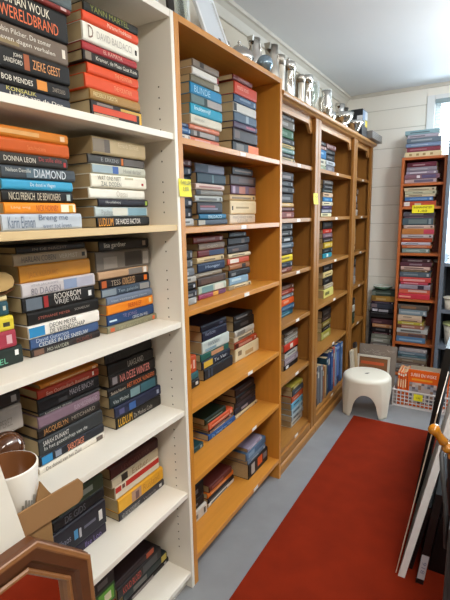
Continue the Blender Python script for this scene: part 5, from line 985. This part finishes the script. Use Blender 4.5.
jug(-.12, 3.41, TP, .04, .19, 'dark pewter jug left of the boxes on far pine bookcase', mat('6a6662', .25, metal=1., key='pewter'))
vessel('vase', -.02, 2.69, TP, [(.001, 0), (.026, 0), (.03, .02), (.04, .06), (.02, .11), (.028, .14), (.025, .14), (.017, .11), (.001, .02)], sv, 'small silver vase in front of the bright silver canister', 'vase')
teapot(-.20, 3.30, TP, .06, 'silver teapot standing back against the wall above the far pine bookcase', sv2)
bx = empty('carton', (-.09, 3.62, TP), 'grey-green carton on top of the far pine bookcase', 'box')
MB().box(-.12, 0, -.07, .12, 0, .20).build('carton', mat('8e9488', .5, noise=.1, key='card'), bx, bevel=.002); MB().box(-.121, .001, -.071, .121, .165, .201).build('lid', mat('9aa094', .5, key='card'), bx)
bx2 = empty('carton', (-.03, 3.545, TP), 'black carton printed blue, white and yellow in front of the grey-green carton', 'box')
MB().box(-.055, .03, -.075, .075, 0, .185).build('carton', mat('24262c', .4, key='card'), bx2, bevel=.002)
MB().box(.03, .0308, -.065, .0, .08, .178).build('blue_panel', mat('7a94b4', .4, noise=.2, key='print'), bx2); MB().box(.03, .0308, .002, .07, .07, .115).build('yellow_panel', mat('e0c820', .4, key='print'), bx2); MB().box(.03, .0308, .002, .07, .12, .178).build('white_panel', mat('c8ccd0', .4, noise=.2, key='print'), bx2)
MB().box(-.01, .0295, -.0755, -.075, .06, .14).build('white_side_panel', mat('e0e0e4', .4, key='print'), bx2)
bx3 = empty('flat_case', (-.01, 3.745, TP), 'flat grey ribbed case at the far end of the pine bookcases', 'case')
MB().box(-.075, .045, -.095, .25, 0, .056).build('case', mat('7c7876', .45, noise=.08, key='case'), bx3, bevel=.003)
rb = MB()
for q in range(4): rb.box(.0445, .0465, -.09, .245, .006+q*.012, .010+q*.012)
rb.build('rib', mat('a09c98', .4, key='case'), bx3)

# ------------------------------------------------------------------ boards and frames leaning at the right
def slab(y0, y1, pts, name, m, label, cat, parts=()):
    """a panel leaning sideways: pts = section in X,Z"""
    e = empty(name, (pts[0][0], (y0+y1)/2, 0), label, cat)
    mb = MB().prism([(x-pts[0][0], z) for x, z in pts], 1, y0-e.location.y, y1-e.location.y); mb.build('panel', m, e, bevel=.001); return e
blk = mat('14120f', .5, noise=.15, key='black_frame'); cvs = mat('f0f2f4', .7, noise=.04, scale=80, bump=.1, key='canvas')
slab(2.10, 2.85, [(.650, .0115), (.680, .0115), (.770, .80), (.740, .80)], 'leaning_board', blk, 'black board leaning on edge, farthest of the panels beside the rug', 'board')
slab(1.612, 2.09, [(.655, .0115), (.6585, .0115), (.7615, .70), (.758, .70)], 'leaning_board', wood('d8c4b0', 2), 'thin pale wooden sheet leaning just left of the white canvas', 'board')
cv = slab(1.60, 2.09, [(.666, .0115), (.691, .0115), (.838, .79), (.813, .79)], 'canvas', cvs, 'thick white canvas leaning on edge at the right side of the rug', 'canvas')
bB = slab(1.60, 2.6, [(.729, .0115), (.756, .0115), (.802, .40), (.775, .40)], 'black_panel', mat('0e0a0b', .5, noise=.15, key='black_frame'), 'black frame with a small white label, leaning nearest at right', 'frame')
slab(1.66, 2.4, [(.697, .0115), (.710, .0115), (.762, .30), (.749, .30)], 'leaning_board', mat('0c090a', .5, noise=.1, key='black_frame'), 'thin black slab filling in the shadow between the white canvas and labelled black frame', 'board')  # black slab put in for the shadow in this gap
lbm = MB(); c0 = Vector(bB.location)
lbm.add([Vector(p)-c0 for p in [(.7335, 1.5990, .034), (.7585, 1.5990, .034), (.7705, 1.5990, .140), (.7455, 1.5990, .140)]], [(0, 1, 2, 3)])
lbm.build('paper_label', mat('c8cad4', .6, noise=.03, key='label_paper'), bB, recalc=False)
letter('label_text', '816', Vector((.757, 1.5985, .058))-c0, (.112*.95, 0, .993*.95), (-.993, 0, .112), .055, .014, ink('7c84a8'), bB)
slab(1.69, 2.5, [(.762, .0115), (.88, .0115), (.975, .80), (.857, .80)], 'portfolio_case', mat('0c0b0c', .5, noise=.12, key='black_frame'), 'thick black case leaning behind the labelled black frame, at right photo edge', 'case')
# dark bin with a cane
BN = empty('bin', (.98, 1.28, .0115), 'dark brown bin with grey carrying strap at the right edge of the photo', 'bin')
bb = MB(); x0, x1, y0, y1, h = -.142, .14, -.16, .16, .60
for a in ((x0, x0+.008, y0, y1), (x1-.008, x1, y0, y1), (x0+.008, x1-.008, y0, y0+.008), (x0+.008, x1-.008, y1-.008, y1)): bb.box(a[0], a[1], a[2], a[3], 0, h)
bb.box(x0+.008, x1-.008, y0+.008, y1-.008, 0, .01)
bb.build('body', mat('2e2a2a', .5, noise=.1, key='bin'), BN, bevel=.002)
MB().box(x0-.0015, x0+.002, y0-.0015, y0+.004, 0, .34).build('edge_strip', mat('b08868', .5, key='strip'), BN)
MB().tube([(x0-.004, -.1, .5), (x0-.012, -.10, .62), (x0-.026, -.085, .70), (x0-.034, -.05, .735), (x0-.032, .0, .745), (x0-.02, .04, .70), (x0-.004, .05, .5)], [.006]*7, 10).build('strap', mat('38383a', .6, noise=.1, key='strap'), BN)
rf = empty('folded_cloth', (.94, 1.33, .58), 'red folded cloth poking out of the dark bin below the cane', 'cloth')
q = MB()
for i in range(4): q.tube([(-.05+.03*i, -.06, -.2), (-.055+.03*i, -.05, .06+.02*(i % 2)), (-.045+.03*i, .0, .13), (-.04+.03*i, .05, .05), (-.04+.03*i, .06, -.2)], [.014, .015, .013, .015, .014], 10)
q.build('cloth', mat('b0302c', .9, noise=.1, key='cloth'), rf)
CN = empty('cane', (.84, 1.1, .0), 'amber turned cane handle sticking out at the right edge above the frames', 'cane')
ax0 = Vector((.784, 1.10, .886)); axd = (Vector((.832, 1.12, .818))-ax0).normalized()
prof = [(0, .001), (.001, .007), (.004, .0115), (.011, .0148), (.018, .0128), (.028, .0095), (.040, .0098), (.052, .0122), (.056, .0075), (.060, .0075), (.064, .0145), (.070, .0152), (.078, .0125), (.082, .0075), (.086, .0125), (.094, .0152), (.101, .0125), (.105, .0075), (.11, .013), (.12, .0142), (.13, .011), (.16, .010)]
MB().tube([ax0+axd*s-Vector(CN.location) for s, r in prof], [r for s, r in prof], 20).build('handle', mat('b8740f', .15, noise=.3, scale=40, coat=.8, trans=.0, key='amber'), CN)
e0 = ax0+axd*.158
MB().tube([e0-Vector(CN.location), e0+axd*.03-Vector(CN.location), Vector((1.08, 1.30, .04))-Vector(CN.location)], [.0085, .008, .006], 12).build('shaft', wood('5a3418', 2), CN)

# ------------------------------------------------------------------ left foreground: mirror, box, cup
MR = empty('mirror', (.238, .209, -.003), 'wood-framed mirror with cut corners reflecting the red rug, standing in left foreground', 'mirror', rot=(0, math.radians(-2), 0))
hw = .308; out = [(-hw, .004), (hw, .004), (hw, .742), (hw-.107, .848), (-hw+.107, .848), (-hw, .742)]
def inset(poly, d):
    n = len(poly); res = []
    for i in range(n):
        p0, p1, p2 = Vector(poly[i-1]), Vector(poly[i]), Vector(poly[(i+1) % n])
        a = (p1-p0).normalized(); b = (p2-p1).normalized()
        na, nb = Vector((-a.y, a.x)), Vector((-b.y, b.x))
        k = d/(1+na.dot(nb)); res.append(p1+(na+nb)*k)
    return [(p.x, p.y) for p in res]
def ring(profile, mb):
    n = len(out); loops = [[(x, u, w) for u, w in inset(out, d)] for d, x in profile]; m = len(loops)
    vs = [p for l in loops for p in l]
    fs = [[j*n+k, j*n+(k+1) % n, ((j+1) % m)*n+(k+1) % n, ((j+1) % m)*n+k] for j in range(m) for k in range(n)]
    return mb.add(vs, fs)
fw_ = wood('5e3820', 1, .35, .25); fb = wood('8e5f38', 1, .3, .2)
ring([(0, 0), (0, .018), (.004, .026), (.012, .028), (.030, .026), (.036, .018), (.044, .016), (.044, 0)], MB()).build('frame', fw_, MR)
ring([(.044, .002), (.044, .018), (.047, .021), (.051, .021), (.054, .016), (.054, .002)], MB()).build('inner_bead', fb, MR)
ring([(.001, .0265), (.003, .0285), (.009, .0295), (.012, .0285)], MB()).build('outer_bead', fb, MR)
mg = MB(); ip = inset(out, .045); mg.add([(.004, u, w) for u, w in ip], [list(range(len(ip)))])
mg.build('mirror_glass', mat('e8e8e8', .015, metal=1., noise=.0, key='mirror'), MR, recalc=False)
CB = empty('cardboard_box', (.105, .30, 0), 'tall brown cardboard box behind the mirror carrying the white cup', 'box')
card = mat('946e42', .8, noise=.08, scale=20, key='cardboard')
part(CB, 'carton', MB().box(.02, .188, .12, .475, .0, .845), card, bevel=.003)
part(CB, 'flap', MB().prism([(.30, .835), (.535, .825), (.548, .832), (.551, .862), (.541, .876), (.30, .886)], 0, .1885, .1925), mat('987046', .75, noise=.06, key='cardboard'))
part(CB, 'torn_corner', MB().prism([(.44, .846), (.50, .846), (.476, .885), (.462, .912)], 0, .180, .1835), card)
SH = empty('white_board', (.198, .30, 0), 'blank white board standing tilted between the mirror and the cup', 'board')
part(SH, 'panel', MB().prism([(.545, .118), (.362, 1.10), (-.10, 1.02), (.06, .018)], 0, .195, .1985), mat('ece6da', .6, noise=.03, key='board'))
CP = empty('cup', (.138, .43, .8455), 'white cup with brown glazed inside standing in left foreground', 'cup')
r0, r1, h = .040, .053, .104
MB().lathe([(.001, 0), (r0, 0), (r0+.002, .004), (r1, h-.002), (r1-.001, h), (r1-.003, h+.0005)], 40, close=False).build('body', mat('e6e0d6', .3, noise=.03, coat=.3, key='glaze'), CP)
MB().lathe([(r1-.003, h+.0004), (r1-.005, h-.004), (r0-.003, .010), (.001, .007)], 40, close=False).build('inside_glaze', mat('7a4a26', .2, noise=.2, coat=.6, key='glaze'), CP)
bz = mat('8f8a80', .3, noise=.4, scale=40, key='glaze'); dc = MB()
for q in range(10):
    a = 1.0-q*.13; z = .022+.004*(q % 3); rr = r0+(r1-r0)*(z/h)+.0022
    dc.add([(rr*math.cos(a+t*PI/3)*1+.0*t, 0, 0) for t in range(0)], [])
    s = [(math.cos(a+da)*(r0+(r1-r0)*((z+dz)/h)+.0024), math.sin(a+da)*(r0+(r1-r0)*((z+dz)/h)+.0024), z+dz) for da, dz in ((-.07, .004), (0, 0), (.07, .005), (.05, .018), (-.04, .02))]
    dc.add(s, [[0, 1, 2, 3, 4]])
dc.build('grey_decoration', bz, CP, recalc=False)
JR = empty('bottle', (.052, .452, .8455), 'dark brown glossy ball behind the white cup, on a bottle added as support', 'bottle')
MB().lathe([(.001, 0), (.022, 0), (.024, .004), (.02, .05), (.012, .064), (.012, .07)], 28).build('body', mat('4a2a18', .15, coat=.8, key='glaze'), JR)  # bottle body added as a support under the ball
MB().sphere((.004, .030, .090), .034).build('ball_top', mat('4e2c18', .12, noise=.1, coat=.9, key='glaze'), JR)

bk = empty('paperback', (-.104, .07, 1.2198), 'bent tan paperback, topmost in leftmost stack on third shelf of white bookcase', 'book', 'books in the leftmost stack on the third shelf of the white bookcase')
BENT = [(.40, .004), (.50, .004), (.555, .008), (.572, .016), (.578, .028), (.573, .042), (.558, .052), (.53, .057), (.40, .057)]
MB().prism(BENT, 0, -.12, -.002).build('page_block', mat('c2a068', .85, noise=.15, scale=30, key='old_pages'), bk, bevel=.003)
MB().prism([(.40, .0006), (.545, .0006), (.575, .010), (.573, .012), (.543, .0036), (.40, .0036)], 0, -.122, 0).build('cover', cover_mat('5c3a20'), bk)
# ------------------------------------------------------------------ notes on the shelves
note('price_sign', (.0016, 1.212, 1.513), (0, 0, PI/2), .068, .056, [('THRILLERS', .08, .95, .68, .88), ('1,00', .28, .72, .28, .55)], 'yellow handwritten price note where the white and oak bookcases meet')
note('price_sign', (-.0185, 2.535, 1.511), (0, 0, PI/2), .075, .062, [('THRILLERS', .1, .9, .6, .8), ('1,00', .3, .7, .25, .5)], 'small yellow note between the first and middle pine bookcases')
note('price_sign', (.396, 3.879, 1.446), (0, 0, 0), .16, .062, [('ROMANNETJES', .08, .92, .52, .85), ('1,00', .3, .7, .1, .4)], 'yellow price note on the shelf of the tall reddish bookcase')

# ------------------------------------------------------------------ light
def area(name, loc, target, sx, sy, power, color):
    l = bpy.data.lights.new(name, 'AREA'); l.shape = 'RECTANGLE'; l.size = sx; l.size_y = sy; l.energy = power; l.color = color
    o = bpy.data.objects.new(name, l); COL.objects.link(o); o.location = loc
    o.rotation_euler = (Vector(target)-Vector(loc)).to_track_quat('-Z', 'Y').to_euler(); return o
area('ceiling_lamp', (1.15, .55, 2.36), (1.15, .55, 0), .25, 1.3, 24, (1, .93, .82))
area('ceiling_lamp', (1.15, -1.2, 2.36), (1.15, -1.2, 0), .25, 1.3, 22, (1, .94, .85))
area('ceiling_lamp', (1.2, 2.7, 2.36), (1.0, 3.7, 1.0), .25, 1.0, 32, (.97, .97, .95))  # unseen lamp, tilted at the back wall to brighten it
area('window_light', (1.05, 4.03, 1.65), (.6, 1.5, 1.2), 1.2, 1.1, 60, (.74, .89, 1))
area('ceiling_fill', (1.25, 1.6, 2.0), (1.25, 1.6, 3), .3, 3.2, 44, (.97, .98, .97))  # added fill without a fixture, aimed up to brighten ceiling and back wall
w = bpy.data.worlds.new('overcast_sky'); scene.world = w; w.use_nodes = True
bg = w.node_tree.nodes['Background']; bg.inputs['Color'].default_value = (.78, .92, 1, 1); bg.inputs['Strength'].default_value = 7.

# ------------------------------------------------------------------ camera
f_, yaw, pit, rol, cz, cx = 441.86, .5392, -.1877, -.0206, 1.3921, .8703
fw = Vector((-math.sin(yaw)*math.cos(pit), math.cos(yaw)*math.cos(pit), math.sin(pit)))
ri = Vector((math.cos(yaw), math.sin(yaw), 0)); up = ri.cross(fw)
r2 = ri*math.cos(rol)+up*math.sin(rol); u2 = -ri*math.sin(rol)+up*math.cos(rol)
cam = bpy.data.cameras.new('camera'); co = bpy.data.objects.new('camera', cam); COL.objects.link(co)
cam.sensor_fit = 'VERTICAL'; cam.sensor_height = 24; cam.lens = f_*24/600; cam.clip_start = .01
M = Matrix((r2, u2, -fw)).transposed().to_4x4(); M.translation = Vector((cx, 0, cz)); co.matrix_world = M
scene.camera = co
scene.view_settings.view_transform = 'Standard'
scene.view_settings.look = 'None'
scene.view_settings.exposure = -.12
